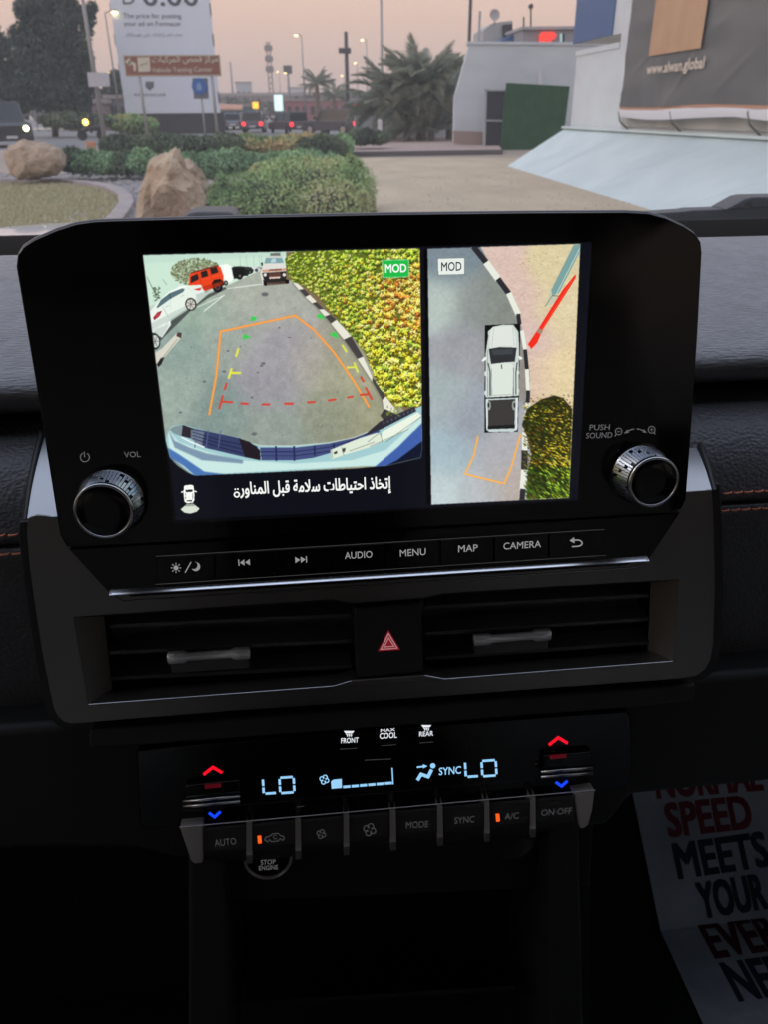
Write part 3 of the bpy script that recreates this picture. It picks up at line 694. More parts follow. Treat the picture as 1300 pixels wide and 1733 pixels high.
for nm, w in (("x", 0),):
    lp = thing("lamp_pole", at_y(172, 245, 38), "plain grey pole rising out of view left of the billboard", "street pole")
    p = at_y(175, 230, 38); MB().tube([(p.x, 38.1, -.05), (p.x, 38.1, 4.0), (p.x, 38.1, 9.0)], [.10, .085, .05], 12).build("pole", pole_m, lp, smooth=True)

# ---------------------------------------------------------------- street lamps and masts
lamp_w = EM("lamp_light_warm", (255, 236, 160), 9.0)
def street_lamp(x, ytop, ybase_x, Y, label, side=-1, lit=True, arm=.9, r=.07):
    top = at_y(x, ytop, Y); t = thing("street_lamp", (top.x, Y, 0), label, "street lamp", "street lamps along the road")
    MB().tube([(top.x, Y, -.1), (top.x, Y, top.z - .1)], [r * 1.3, r * .7], 8).build("pole", pole_m, t, smooth=True)
    MB().tube([(top.x, Y, top.z - .12), (top.x + side * arm * .5, Y, top.z + .02), (top.x + side * arm, Y, top.z + .02)], [r * .6, r * .5, r * .4], 6).build("arm", pole_m, t)
    h = MB().box((top.x + side * arm - .35, Y - .14, top.z - .05), (top.x + side * arm + .15, Y + .14, top.z + .08)).build("lamp_head", pole_m, t, bevel=.03)
    if lit: MB().box((top.x + side * arm - .30, Y - .20, top.z - .14), (top.x + side * arm + .10, Y + .12, top.z - .04)).build("lamp_lens", lamp_w, t, bevel=.02)
street_lamp(177, 20, 0, 72, "lit street lamp just left of the tall billboard", side=.9)
street_lamp(192, 123, 0, 150, "lit street lamp low behind, left of the billboard", side=-.6, r=.12)
street_lamp(510, 60, 0, 120, "tall lit street lamp above the distant palm", side=-.7, r=.10)
street_lamp(620, 68, 0, 150, "lit street lamp right of the dark cross pole", side=-.7, r=.10)
for x, y, Y, lb in ((486, 124, 190, "small lit street lamp between the lattice mast and tall lamp"), (472, 122, 260, "fainter lit lamp just left of its neighbour by the lattice mast"), (604, 107, 210, "lit lamp at the upper left of the date palms"), (581, 129, 240, "lit lamp beside the dark cross pole"), (364, 148, 170, "lit lamp at the right edge of the billboard")):
    street_lamp(x, y, 0, Y, lb, side=-.4, r=.13)
def mast(name, x, y0, Y, r, label, cat="mast", mat=None):
    top = at_y(x, y0, Y); t = thing(name, (top.x, Y, 0), label, cat); MB().tube([(top.x, Y, -.1), (top.x, Y, top.z)], [r * 1.3, r], 8).build("shaft", mat or pole_m, t, smooth=True); return t, top
t, top = mast("floodlight_mast", 645, -30, 60, .07, "tall thin mast rising out of view above the date palms", "street pole")
t, top = mast("cross_pole", 585, 55, 110, .22, "dark pole with a short cross arm right of the distant palm", "pole", dark_m)
p = at_y(583, 87, 110); MB().box((p.x - .75, 109.7, p.z - .3), (p.x + .75, 110, p.z + .3)).build("cross_arm", dark_m, t)
mast("roof_pole", 798, -20, 50, .09, "tall dark pole behind the left corner of the lavender wall", "pole", dark_m); mast("roof_pole", 813, 20, 52, .07, "shorter pole right of the tall pole behind the wall", "pole", pole_m)
t = thing("lattice_mast", at_y(453, 165, 300), "thin lattice telecom mast left of the lamp cluster", "telecom mast"); c = at_y(453, 72, 300); mb = MB()
for dx, dy in ((-.6, -.6), (.6, -.6), (.6, .6), (-.6, .6)): mb.tube([(c.x + dx * 1.5, 300 + dy, 0), (c.x + dx * .7, 300 + dy, c.z)], .14, 5)
for k in range(14):
    z = c.z * k / 14; mb.tube([(c.x - .8, 299.5, z), (c.x + .8, 299.5, z + c.z / 14)], .09, 4); mb.tube([(c.x + .8, 299.5, z), (c.x - .8, 299.5, z + c.z / 14)], .09, 4)
o = mb.build("lattice", dark_m, t); o['kind'] = 'stuff'
for dz in (-1, -4, -7): MB().box((c.x - 1.3, 299, c.z + dz - 1.6), (c.x + 1.3, 300.6, c.z + dz)).build("antenna", M("antenna_grey", (.2, .19, .19), .8), t)
t, top = mast("thin_mast", 389, 105, 260, .25, "thin faint mast right of the billboard", "mast"); t, top = mast("lamp_mast", 486, 112, 250, .25, "mast with a dark head behind the small lamps", "mast", dark_m)
MB().box((top.x - 1.2, 249, top.z - 2), (top.x + 1.2, 251, top.z)).build("mast_head", dark_m, t)

# ---------------------------------------------------------------- far structures
fb = thing("overpass", at_y(490, 170, 270), "long grey overpass deck across the far distance", "bridge")
conc = M("far_concrete", (.30, .27, .26), .9)
p0, p1 = at_y(368, 164, 270), at_y(625, 170, 270)
MB().box((p0.x - 30, 270, p0.z - 2.2), (p1.x + 60, 282, p0.z)).build("deck", conc, fb)
MB().box((p0.x - 30, 269.5, p0.z), (p1.x + 60, 270, p0.z + .9)).build("parapet", M("far_parapet", (.36, .33, .32), .9), fb)
for k in range(9): MB().box((p0.x - 20 + k * 14, 271, 0), (p0.x - 18 + k * 14, 280, p0.z - 2.2)).build("pier", conc, fb)
def block(name, x0, y0, x1, Y, mat, label, cat="building", wins=0):
    a, b = at_y(x0, y0, Y), at_y(x1, y0, Y); t = thing(name, ((a.x + b.x) / 2, Y, 0), label, cat)
    MB().box((a.x, Y, -.2), (b.x, Y + 8, a.z)).build("wall", mat, t); MB().box((a.x - .2, Y - .2, a.z), (b.x + .2, Y + 8, a.z + .35)).build("roof", conc, t)
    for k in range(wins):
        w = (b.x - a.x) / wins; MB().box((a.x + w * (k + .25), Y - .05, a.z * .35), (a.x + w * (k + .75), Y + .01, a.z * .75)).build("window", dark_m, t)
    return t
far_w = M("far_render", (.44, .43, .44), .9); far_b = M("far_brown", (.22, .17, .16), .9); far_t = M("far_teal", (.14, .24, .25), .9)
block("far_building", 398, 141, 424, 320, M("pale_blue_block", (.46, .5, .55), .9), "pale block building right of the billboard beyond the overpass", wins=3)
block("far_building", 486, 150, 512, 350, M("pale_haze_block", (.5, .54, .58), .9), "faint pale tower below the tall street lamp", wins=3)
block("dark_shop", 112, 176, 172, 88, far_b, "low dark brown shop building behind the motorbike", wins=4)
block("slatted_building", 178, 168, 214, 92, M("slate_block", (.17, .18, .20), .8), "grey building with upright slats left of the billboard", wins=6)
block("market_hall", 372, 182, 432, 120, far_t, "low teal fronted shop right of the billboard", wins=5)
aw = thing("orange_awning", at_y(400, 178, 117), "salmon orange awning over the teal shop front", "awning")
MB().prism([at_y(370, 176, 119), at_y(410, 178, 119), at_y(410, 185, 115), at_y(370, 185, 115)], (0, 0, -.15)).build("awning_sheet", M("awning_salmon", (.5, .26, .18), .8), aw)
block("red_fascia_shop", 482, 172, 600, 150, M("red_shop", (.33, .14, .15), .9), "long low shop with faded red fascia behind the cars", wins=9)
block("red_fascia_shop", 330, 176, 372, 140, far_w, "pale low building partly behind the billboard", wins=3)

# ---------------------------------------------------------------- vehicles
tyre = M("tyre_rubber", (.015, .015, .016), .8); rim_m = M("wheel_rim", (.35, .35, .36), .35, metal=.8); carglass = M("car_glass", (.03, .045, .05), .08)
red_l = EM("lit_tail_light", (255, 45, 55), 3.2); head_l = EM("lit_headlight", (250, 255, 190), 9.0); amber_l = EM("lit_amber_headlight", (255, 210, 90), 8.0)
def vehicle(name, loc, rz, dims, paintc, label, cat, tail=None, head=None, boxy=True, plate=True):
    """length along local x (front +x)"""
    L, W, H = dims; t = thing(name, loc, label, cat); R = Matrix.Rotation(rz, 3, 'Z'); O = Vector(loc)
    def X(x, y, z): return O + R @ Vector((x, y, z))
    body = M(name + "_paint", paintc, .25, coat=.5)
    hb = H * .58
    prof = [(-L / 2, .42), (-L / 2 + .02, hb - .05), (-L / 2 + .08, hb), (L * .22, hb), (L / 2 - .12, hb - .08), (L / 2, hb - .22), (L / 2, .40), (L / 2 - .12, .30), (-L / 2 + .1, .30)]
    mb = MB(); mb.prism([X(x, -W / 2, z) for x, z in prof], R @ Vector((0, W, 0))); mb.build("body", body, t, bevel=.06, seg=3)
    if boxy: g0, g1, r0, r1 = -L / 2 + .06, L * .22, -L / 2 + .14, L * .14
    else: g0, g1, r0, r1 = -L / 2 + .25, L * .24, -L / 2 + .75, L * .05
    i = .12
    lo_ = [(g0, -W / 2 + .04), (g1, -W / 2 + .04), (g1, W / 2 - .04), (g0, W / 2 - .04)]; hi_ = [(r0, -W / 2 + i), (r1, -W / 2 + i), (r1, W / 2 - i), (r0, W / 2 - i)]
    mb = MB(); mb.add([X(a, b, hb - .01) for a, b in lo_] + [X(a, b, H - .03) for a, b in hi_], [(0, 1, 5, 4), (1, 2, 6, 5), (2, 3, 7, 6), (3, 0, 4, 7), (4, 5, 6, 7)]); mb.build("cabin", body, t, bevel=.03)
    MB().add([X(r0 - .03, -W / 2 + i, H - .03), X(r1 + .03, -W / 2 + i, H - .03), X(r1 + .03, W / 2 - i, H - .03), X(r0 - .03, W / 2 - i, H - .03), X(r0, -W / 2 + i, H + .03), X(r1, -W / 2 + i, H + .03), X(r1, W / 2 - i, H + .03), X(r0, W / 2 - i, H + .03)], [(0, 1, 5, 4), (1, 2, 6, 5), (2, 3, 7, 6), (3, 0, 4, 7), (4, 5, 6, 7)]).build("roof", body, t, bevel=.02)
    def pane(a, b, c, d, nm):   # on a cabin side, corners given by fractions
        P = [X(*p) for p in (a, b, c, d)]; n = (P[1] - P[0]).cross(P[3] - P[0]).normalized(); ctr = sum(P, Vector()) / 4
        if n.dot(ctr - X(0, 0, H * .6)) < 0: n = -n
        MB().prism([ctr + (p - ctr) * .88 + n * .012 for p in P], n * -.01).build(nm, carglass, t)
    pane((g1, -W / 2 + .04, hb), (g1, W / 2 - .04, hb), (r1, W / 2 - i, H - .03), (r1, -W / 2 + i, H - .03), "windscreen")
    pane((g0, -W / 2 + .04, hb), (g0, W / 2 - .04, hb), (r0, W / 2 - i, H - .03), (r0, -W / 2 + i, H - .03), "rear_window")
    for sy in (-1, 1):
        for k in range(3):
            a0, a1 = k / 3, (k + 1) / 3; pane((g0 + (g1 - g0) * a0, sy * (W / 2 - .04), hb), (g0 + (g1 - g0) * a1, sy * (W / 2 - .04), hb), (r0 + (r1 - r0) * a1, sy * (W / 2 - i), H - .03), (r0 + (r1 - r0) * a0, sy * (W / 2 - i), H - .03), "side_window")
    for x in (-L * .31, L * .33):
        for sy in (-1, 1):
            w = MB().lathe(X(x, sy * (W / 2 - .22), .37), R @ Vector((0, sy, 0)), [(0, .30), (0.02, .37), (.22, .37), (.235, .33)], 22).build("wheel", tyre, t, smooth=False)
            MB().lathe(X(x, sy * (W / 2 + .012), .37), R @ Vector((0, sy, 0)), [(0, .22), (.01, .21)], 16).build("wheel_rim", rim_m, w)
    for sy in (-1, 1):
        MB().lathe(X(L / 2 - .02, sy * (W / 2 - .30), hb - .32), R @ Vector((1, 0, 0)), [(0, .13), (.05, .12)], 16).build("headlight", head if (head and (sy == 1 or name != "off_roader")) else M("dull_lens", (.5, .5, .48), .2), t)
        MB().box((-.06, -.09, -.1), (.02, .09, .1)) if False else None
        c = X(-L / 2 - .01, sy * (W / 2 - .2), hb - .2); MB().lathe(c, R @ Vector((-1, 0, 0)), [(0, .15), (.03, .15)], 14).build("tail_light", tail if tail else M("dull_red_lens", (.25, .01, .01), .3), t)
        MB().prism([X(L * .2, sy * (W / 2), hb + .05), X(L * .2, sy * (W / 2 + .2), hb + .05), X(L * .2, sy * (W / 2 + .2), hb + .25), X(L * .2, sy * (W / 2), hb + .25)], R @ Vector((.1, 0, 0))).build("wing_mirror", body, t, bevel=.02)
    for k in range(7):
        z = .62 + k * .055; MB().prism([X(L / 2 + .005, -W * .24, z), X(L / 2 + .005, W * .24, z), X(L / 2 + .005, W * .24, z + .03), X(L / 2 + .005, -W * .24, z + .03)], R @ Vector((.02, 0, 0))).build("grille_bar", dark_m, t)
    MB().prism([X(L / 2 + .005, -W / 2 + .02, .34), X(L / 2 + .005, W / 2 - .02, .34), X(L / 2 + .005, W / 2 - .02, .56), X(L / 2 + .005, -W / 2 + .02, .56)], R @ Vector((.08, 0, 0))).build("bumper", dark_m, t, bevel=.02)
    for e_ in (1, -1): MB().prism([X(e_ * (L / 2 + .09), -.26, .42), X(e_ * (L / 2 + .09), .26, .42), X(e_ * (L / 2 + .09), .26, .54), X(e_ * (L / 2 + .09), -.26, .54)], R @ Vector((e_ * .012, 0, 0))).build("number_plate", M("plate_white", (.6, .6, .58), .5), t)
    return t
p = at_z(30, 247, 0.0)
vehicle("off_roader", (p.x - .25, p.y - 1.2, 0), math.radians(-64), (5.0, 2.1, 2.05), (.055, .06, .065), "dark boxy off-roader with one lit headlight facing the camera behind the rounded boulder", "off-road car", head=head_l)
p = at_z(572, 221, 0); vehicle("estate_car", (at_y(566, 210, 62).x, 62, 0), math.radians(138), (4.7, 1.85, 1.65), (.035, .04, .055), "dark blue black estate car with a glowing red tail light", "car", tail=red_l)
vehicle("saloon_car", (at_y(430, 210, 74).x, 74, 0), math.radians(88), (4.5, 1.8, 1.5), (.09, .10, .12), "dark saloon seen from behind with two red tail lights right of the billboard", "car", tail=red_l)
vehicle("small_car", (at_y(487, 210, 66).x, 68, 0), math.radians(115), (4.0, 1.7, 1.5), (.08, .07, .08), "small dark car with red tail lights left of the estate car", "car", tail=red_l)
for x, Y, c, lb in ((388, 90, (.55, .56, .58), "white parked car directly right of the billboard plinth"), (402, 86, (.2, .24, .3), "blue grey parked car between the white one and the saloon")):
    vehicle("parked_car", (at_y(x, 208, Y).x, Y, 0), math.radians(80), (4.3, 1.75, 1.45), c, lb, "car")
# motorbike with rider
mbk = thing("motorbike", at_y(152, 222, 56), "motorbike with a lit yellow headlight crossing left of the billboard", "motorbike")
b = at_y(152, 215, 56); b.z = 0
for dx in (-.55, .62): MB().lathe(b + Vector((dx, -.05, .3)), (0, 1, 0), [(0, .30), (.1, .30)], 18).build("wheel", tyre, mbk)
MB().tube([b + Vector((-.5, 0, .55)), b + Vector((0, 0, .78)), b + Vector((.4, 0, .72)), b + Vector((.75, 0, .7))], [.12, .2, .2, .1], 8).build("bike_body", dark_m, mbk, smooth=True)
MB().lathe(at_y(144.5, 207.5, 55.6), (0.2, -1, 0), [(0, .17), (.05, .16)], 14).build("headlight", amber_l, mbk)
# rider: one continuous body
me = bpy.data.meshes.new("person"); bb = b + Vector((.25, 0, 0))
jv = [(0, 0, .92), (0, -.02, 1.15), (-.08, -.04, 1.38), (-.12, -.04, 1.5), (-.14, -.05, 1.66), (-.08, .2, 1.36), (-.25, .24, 1.12), (-.5, .16, 1.05), (-.08, -.24, 1.36), (-.25, -.28, 1.12), (-.5, -.2, 1.05), (-.3, .14, .85), (-.2, .16, .42), (-.3, -.16, .85), (-.2, -.18, .42)]
je = [(0, 1), (1, 2), (2, 3), (3, 4), (2, 5), (5, 6), (6, 7), (2, 8), (8, 9), (9, 10), (0, 11), (11, 12), (0, 13), (13, 14)]
me.from_pydata(jv, je, []); rider = bpy.data.objects.new("person", me); link(rider); rider.location = bb; md = rider.modifiers.new("skin", 'SKIN'); rad = [.15, .15, .17, .07, .12, .07, .06, .045, .07, .06, .045, .09, .06, .09, .06]
for i, r in enumerate(rad): me.skin_vertices[0].data[i].radius = (r, r)
me.skin_vertices[0].data[0].use_root = True; rider.modifiers.new("sub", 'SUBSURF').levels = 1; me.materials.append(M("dark_clothes", (.03, .03, .04), .9))
tag(rider, "rider in dark clothes sitting on the motorbike", "person")
# roadside lights and signs in the distance
def glow(name, x, y, Y, w, h, mat, label, cat, pole=True):
    c = at_y(x, y, Y); s = Y / FPX / FW.y * .93; t = thing(name, (c.x, Y, 0), label, cat)
    MB().box((c.x - w * s, Y, c.z - h * s), (c.x + w * s, Y + .2, c.z + h * s)).build("lit_panel", mat, t, bevel=.03)
    if pole: MB().tube([(c.x, Y + .25, 0), (c.x, Y + .25, c.z)], .06, 6).build("post", pole_m, t)
glow("lit_sign", 471, 175, 84, 6, 10, EM("white_panel_light", (225, 250, 250), 1.3), "glowing white advert panel between the saloon and the small car", "illuminated sign")
glow("lit_sign", 626, 184, 60, 12, 4, EM("yellow_sign_light", (240, 220, 30), 1.1), "yellow lit sign strip left of the date palms", "illuminated sign")
glow("lit_sign", 628, 178, 62, 6, 2.5, EM("red_sign_light", (250, 70, 70), 1.3), "red lit strip above the yellow sign by the date palms", "illuminated sign")
glow("traffic_light", 603, 177, 64, 3, 3, EM("red_signal", (255, 60, 80), 2.0), "red traffic light left of the yellow sign", "traffic light")
glow("traffic_light", 432, 179, 80, 4, 4, EM("amber_signal", (255, 170, 50), 2.5), "amber traffic light above the dark saloon", "traffic light")
for x, y, Y, c, lb in ((51, 159, 88, (235, 255, 230), "small white light below the large tree"), (69, 161, 90, (220, 255, 90), "yellow green light below the large tree"), (102, 171, 92, (225, 255, 220), "small pale light above the hedge left of the pole")):
    glow("area_light", x, y, Y, 2.2, 2.6, EM("area_glow", c, 2.2), lb, "lamp")
for x, y, Y, w, lb in ((643, 226, 38, .09, "short white marker post at the left of the date palms"), (478, 222, 40, .0, "")):
    if w: t = thing("marker_post", at_y(x, y, Y), lb, "bollard"); a = at_y(x, 203, Y); MB().box((a.x - w, Y, 0), (a.x + w, Y + .15, a.z)).build("post", M("white_post", (.6, .6, .6), .7), t, bevel=.02)
tb = thing("orange_barrier", at_y(152, 245, 42), "small orange barrier on the road edge below the motorbike", "barrier"); a = at_y(152, 240, 42)
MB().box((a.x - .2, 42, 0), (a.x + .2, 42.2, .32)).build("barrier_block", M("orange_plastic", (.5, .22, .12), .7), tb, bevel=.03)

hz_ = MB().box((-404, -404, -1.0), (404, 404, 32.0)).build("haze", None, None); tag(hz_, kind='stuff')
hm = bpy.data.materials.new("dusty_air"); hm.use_nodes = True; hm.node_tree.nodes.clear(); ho = hm.node_tree.nodes.new('ShaderNodeOutputMaterial'); hv = hm.node_tree.nodes.new('ShaderNodeVolumePrincipled')
hv.inputs['Color'].default_value = (0.95, 0.92, 0.90, 1); hv.inputs['Density'].default_value = 0.0013; hv.inputs['Anisotropy'].default_value = 0.2
hm.node_tree.links.new(hv.outputs[0], ho.inputs['Volume']); hz_.data.materials.append(hm)
# ================================================================== THE CAR
leather = M("black_grained_leather", (0.23, 0.235, 0.255), 0.40, spec=0.7, bump=(420, 0.8, 0.0016, (0.5, 1.5, 1.5), 'noise'), var=(90, (0.18, 0.185, 0.20), 1.0))
leather_low = M("black_leather_panel", (0.10, 0.105, 0.115), 0.42, spec=0.5, bump=(520, 0.5, 0.0010, (0.8, 1, 1), 'voronoi'))
black_plastic = M("black_matt_plastic", (0.022, 0.022, 0.023), 0.6, bump=(900, 0.15, 0.0003))
gloss_black = M("piano_black_plastic", (0.004, 0.004, 0.005), 0.13, spec=0.5, coat=0.0, rvar=(60, 0.08, 0.22))
glass_black = M("display_glass", (0.0035, 0.0035, 0.004), 0.07, spec=0.55, rvar=(35, 0.05, 0.16))
rim_mat = M("satin_rim", (0.10, 0.10, 0.11), 0.3, metal=0.9)
bezel_mat = M("dark_satin_silver_trim", (0.22, 0.205, 0.195), 0.33, metal=0.85, bump=(2600, 0.12, 0.0002), rvar=(800, 0.28, 0.38))
chamfer_mat = M("dark_silver_chamfer", (0.30, 0.285, 0.265), 0.45, metal=0.7, bump=(2600, 0.12, 0.0002))
chrome = M("chrome", (0.72, 0.72, 0.74), 0.08, metal=1.0)
chrome_dim = M("brushed_chrome", (0.55, 0.55, 0.56), 0.22, metal=1.0)
silver_sep = M("satin_silver_plastic", (0.6, 0.54, 0.50), 0.38, metal=0.6)
slat_mat = M("vent_slat_plastic", (0.09, 0.09, 0.094), 0.42)
key_mat = M("soft_black_key", (0.035, 0.035, 0.036), 0.55, bump=(1500, 0.1, 0.0002))
ink_grey = EM("grey_key_print", (96, 96, 98), 0.75, (0.2, 0.2, 0.2))
ink_key = EM("bright_key_print", (140, 140, 140), 0.95, (0.3, 0.3, 0.3))
ink_dim = EM("dim_key_print", (66, 66, 68), 0.8, (0.15, 0.15, 0.15))
lit_white = EM("lit_white_print", (235, 238, 245), 1.0)
lit_blue = EM("lit_pale_blue_print", (150, 205, 245), 1.05)
lit_red = EM("lit_red_arrow", (255, 15, 40), 1.0)
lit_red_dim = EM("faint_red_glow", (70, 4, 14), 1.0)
lit_deepblue = EM("lit_blue_arrow", (20, 70, 255), 1.0)
lit_amber = EM("lit_amber_bar", (255, 80, 20), 1.6)
haz_red = EM("hazard_red", (122, 20, 34), 0.9, (0.3, 0.02, 0.04))
haz_white = EM("hazard_outline", (190, 150, 150), 0.7, (0.5, 0.4, 0.4))
thread = M("orange_thread", (0.75, 0.22, 0.12), 0.6)

T_ = math.radians(9.2)
ST = Frame(EYE + ray(610, 640) * 0.36, (1, 0, 0), (0, math.sin(T_), math.cos(T_)))     # plane of the display glass

def slab(fr, pts, w0, w1, name, mat, parent, bevel=0, seg=2, **k):
    return MB().prism([fr.pt(x, y, w0) for x, y in pts], fr.N * (w1 - w0)).build(name, mat, parent, bevel=bevel, seg=seg, **k)

# ---------------------------------------------------------------- infotainment display
disp = thing("infotainment_display", ST.P(0, -0.1, -0.01), "wide glossy black touchscreen unit with camera views, two chrome knobs and a key row", "car display")
glass_px = [(27, 452), (29, 433), (38, 419), (58, 406), (95, 390), (128, 379.5), (160, 375), (195, 373.5), (400, 368), (650, 363), (900, 360), (1060, 359), (1098, 361),
            (1128, 369), (1160, 384), (1178, 396), (1187, 410), (1189, 428), (1182, 560), (1170, 740), (1162, 845), (1154, 862), (1138, 868), (900, 882), (650, 897), (300, 917), (130, 927), (112, 925), (101, 905), (92, 850), (62, 660)]
slab(ST, glass_px, 0.0, -0.010, "glass_panel", glass_black, disp, bevel=0.0008)
rim_px = []
cu, cv = ST.uv(610, 640)
for x, y in glass_px:
    u, v = ST.uv(x, y); du, dv = u - cu, v - cv
    rim_px.append(ST.P(u + math.copysign(0.0011, du), v + (0.0011 if dv > 0 else -0.0002), -0.0035))
MB().prism(rim_px, ST.N * -0.0105).build("rim", rim_mat, disp, bevel=0.0015)
fascia_px = [(116, 929), (130, 928.5), (300, 918.5), (650, 898.5), (900, 883.5), (1138, 869.5), (1152, 867), (1100, 945), (1096, 948), (640, 977), (190, 1004), (183, 1002)]
slab(ST, fascia_px, -0.0022, -0.010, "key_fascia", gloss_black, disp, bevel=0.0005)
# chrome strip: pointed, half round bar below the keys
rows = []
for i in range(25):
    t = i / 24; x = 183 + (1099 - 183) * t; y = 1001.5 + (944 - 1001.5) * t
    u0, v0 = ST.uv(x, y, -0.001); w = min(1, 0.12 + min(t, 1 - t) * 26)
    r = []
    for k in range(9):
        a = math.pi * k / 8
        r.append(ST.P(u0, v0 - 0.0021 * (1 - math.cos(a)) * w, -0.0045 + 0.0042 * math.sin(a) * w))
    rows.append(r)
MB().loft(rows).build("gloss_strip", gloss_black, disp, smooth=True)
sa, sb_ = ST.uv(185, 1002, 0.0), ST.uv(1098, 944.5, 0.0)
MB().loft([[ST.P(sa[0] + (sb_[0] - sa[0]) * k / 8, sa[1] + (sb_[1] - sa[1]) * k / 8 + dv, w) for k in range(9)] for dv, w in ((0.0004, -0.0024), (-0.0002, -0.0008), (-0.0011, 0.0011), (-0.0015, 0.0013))]).build("chrome_line", M("strip_chrome", (0.9, 0.9, 0.94), 0.22, metal=1.0), disp, smooth=True)
MB().tube([ST.pt(186, 1004, 0.0004), ST.pt(208, 1017, -0.001), ST.pt(600, 992, -0.001), ST.pt(1076, 960, -0.001), ST.pt(1097, 946, 0.0004)], 0.0004, 8).build("chrome_line", chrome_dim, disp, smooth=True)
# keys
def lerp(a, b, t): return (a[0] + (b[0] - a[0]) * t, a[1] + (b[1] - a[1]) * t)
kx = [265, 363.5, 463, 558.5, 653, 745.5, 837, 929.5, 1025]
def ktop(x): return 943 + (x - 265) * (897.5 - 943) / 757
def kbot(x): return 987 + (x - 265) * (938 - 987) / 761
keys = []
for i in range(8):
    a, b = kx[i] + 0.8, kx[i + 1] - 0.8
    k = slab(ST, [(a, ktop(a) + 0.5), (b, ktop(b) + 0.5), (b, kbot(b)), (a, kbot(a))], -0.0008, -0.006, "key", gloss_black, disp, bevel=0.0004)
    keys.append(k)
seam = Ink(ST, -0.00195)
seam.stroke([(263, 941.5), (1024, 895.8)], 0.9).stroke([(262.5, 989), (1026, 939.6)], 0.9)
seam.build("key_row_seam", ink_dim, disp)
W_ = -0.0006
def sun_moon(I):
    cx, cy = 297.5, 961; I.disc(cx, cy, 4.2)
    for k in range(8):
        a = math.pi / 4 * k; I.stroke([(cx + 6 * math.cos(a), cy + 6 * math.sin(a)), (cx + 8.6 * math.cos(a), cy + 8.6 * math.sin(a))], 1.5)
    I.stroke([(313, 969), (323, 951)], 1.7)
    p = [(331 + 7.5 * math.cos(math.radians(a)), 959 - 7.5 * math.sin(math.radians(a))) for a in range(-150, 91, 20)]
    q = [(327.5 + 6.6 * math.cos(math.radians(a)), 956.5 - 6.6 * math.sin(math.radians(a))) for a in range(80, -131, -20)]
    I.poly(p + q)
ic = [Ink(ST, W_) for _ in range(8)]
sun_moon(ic[0])
ic[1].stroke([(403.5, 947), (404.3, 957.5)], 1.8).poly([(413, 946.5), (413.6, 957), (405.5, 952.3)]).poly([(422.3, 946), (423, 956.5), (414.5, 951.8)])
ic[2].poly([(499, 942.5), (499.6, 953), (508, 947.3)]).poly([(508.4, 942), (509, 952.5), (517, 946.6)]).stroke([(518, 941.3), (518.6, 952)], 1.8)
ic[3].text("AUDIO", (583.5, 946), (630, 943.5), 11.5, 0.006)
ic[4].text("MENU", (677.5, 942), (721, 939), 11.5, 0.006)
ic[5].text("MAP", (776, 934.5), (809, 932.5), 11.5, 0.006)
ic[6].text("CAMERA", (852.5, 930), (916, 926), 11.5, 0.006)
ic[7].stroke([(970, 914.3), (979, 913.7), (983.5, 915), (986, 918.7), (984.5, 922.3), (980, 924.3), (968.5, 925)], 2.1).poly([(964.5, 914.7), (972.5, 909), (973, 919.5)])
for k, I in zip(keys, ic): I.build("key_lettering", ink_key, k)
pr = Ink(ST, 0.0002)
pr.arc(143.5, 774, 7.6, 120, 420, 1.7).stroke([(142.2, 764.5), (143.3, 774)], 1.7)
pr.build("power_symbol", ink_grey, disp)
Ink(ST, 0.0002).text("VOL", (210.5, 774.5), (238, 773.5), 9.5, 0.006).build("volume_lettering", ink_grey, disp)
pr = Ink(ST, 0.0002).text("PUSH", (998, 728.5), (1032, 728), 9.5, 0.006).text("SOUND", (992, 742.5), (1036.5, 741), 9.5, 0.006)
pr.build("push_sound_lettering", ink_grey, disp)
pr = Ink(ST, 0.0002)
pr.arc(1047.5, 730.5, 5.6, 0, 360, 1.4).stroke([(1043.5, 735), (1041, 738.8)], 1.7).stroke([(1044.8, 731), (1050.2, 730.6)], 1.2)
pr.arc(1103.3, 727.5, 5.8, 0, 360, 1.4).stroke([(1107, 731.8), (1109.5, 735)], 1.7).stroke([(1100.3, 727.6), (1106.3, 727.2)], 1.2).stroke([(1103.2, 724.4), (1103.2, 726.7)], 1.2).stroke([(1103.4, 728.4), (1103.4, 730.5)], 1.2)
pr.stroke([(1074, 726.3), (1068, 727.5), (1062, 730.5)], 1.8).poly([(1056, 734), (1062.3, 727), (1065, 732.6)])
pr.stroke([(1078, 726), (1084, 727), (1089, 729.3)], 1.8).poly([(1095.5, 732.6), (1087.5, 732), (1090, 726.5)])
pr.build("zoom_symbols", ink_grey, disp)

# the lit picture of the screen -----------------------------------------------------------------
# ---- the screen picture: a fine mesh whose vertices carry the colours of the two camera views
CX0, CY0, CX1, CY1, SS = 236, 406, 1008, 886, 2
cvh, cvw = (CY1 - CY0) * SS, (CX1 - CX0) * SS
CV = np.zeros((cvh, cvw, 3)); CV[:] = (5, 5, 8)
YY, XX = np.mgrid[0:cvh, 0:cvw]; XP = CX0 + (XX + .5) / SS; YP = CY0 + (YY + .5) / SS
def pmask(pts, x0, y0, x1, y1):
    xs = XP[y0:y1, x0:x1]; ys = YP[y0:y1, x0:x1]; ins = np.zeros(xs.shape, bool)
    n = len(pts)
    for i in range(n):
        ax, ay = pts[i]; bx, by = pts[(i + 1) % n]
        if ay == by: continue
        c = ((ay > ys) != (by > ys)) & (xs < (bx - ax) * (ys - ay) / (by - ay) + ax); ins ^= c
    return ins
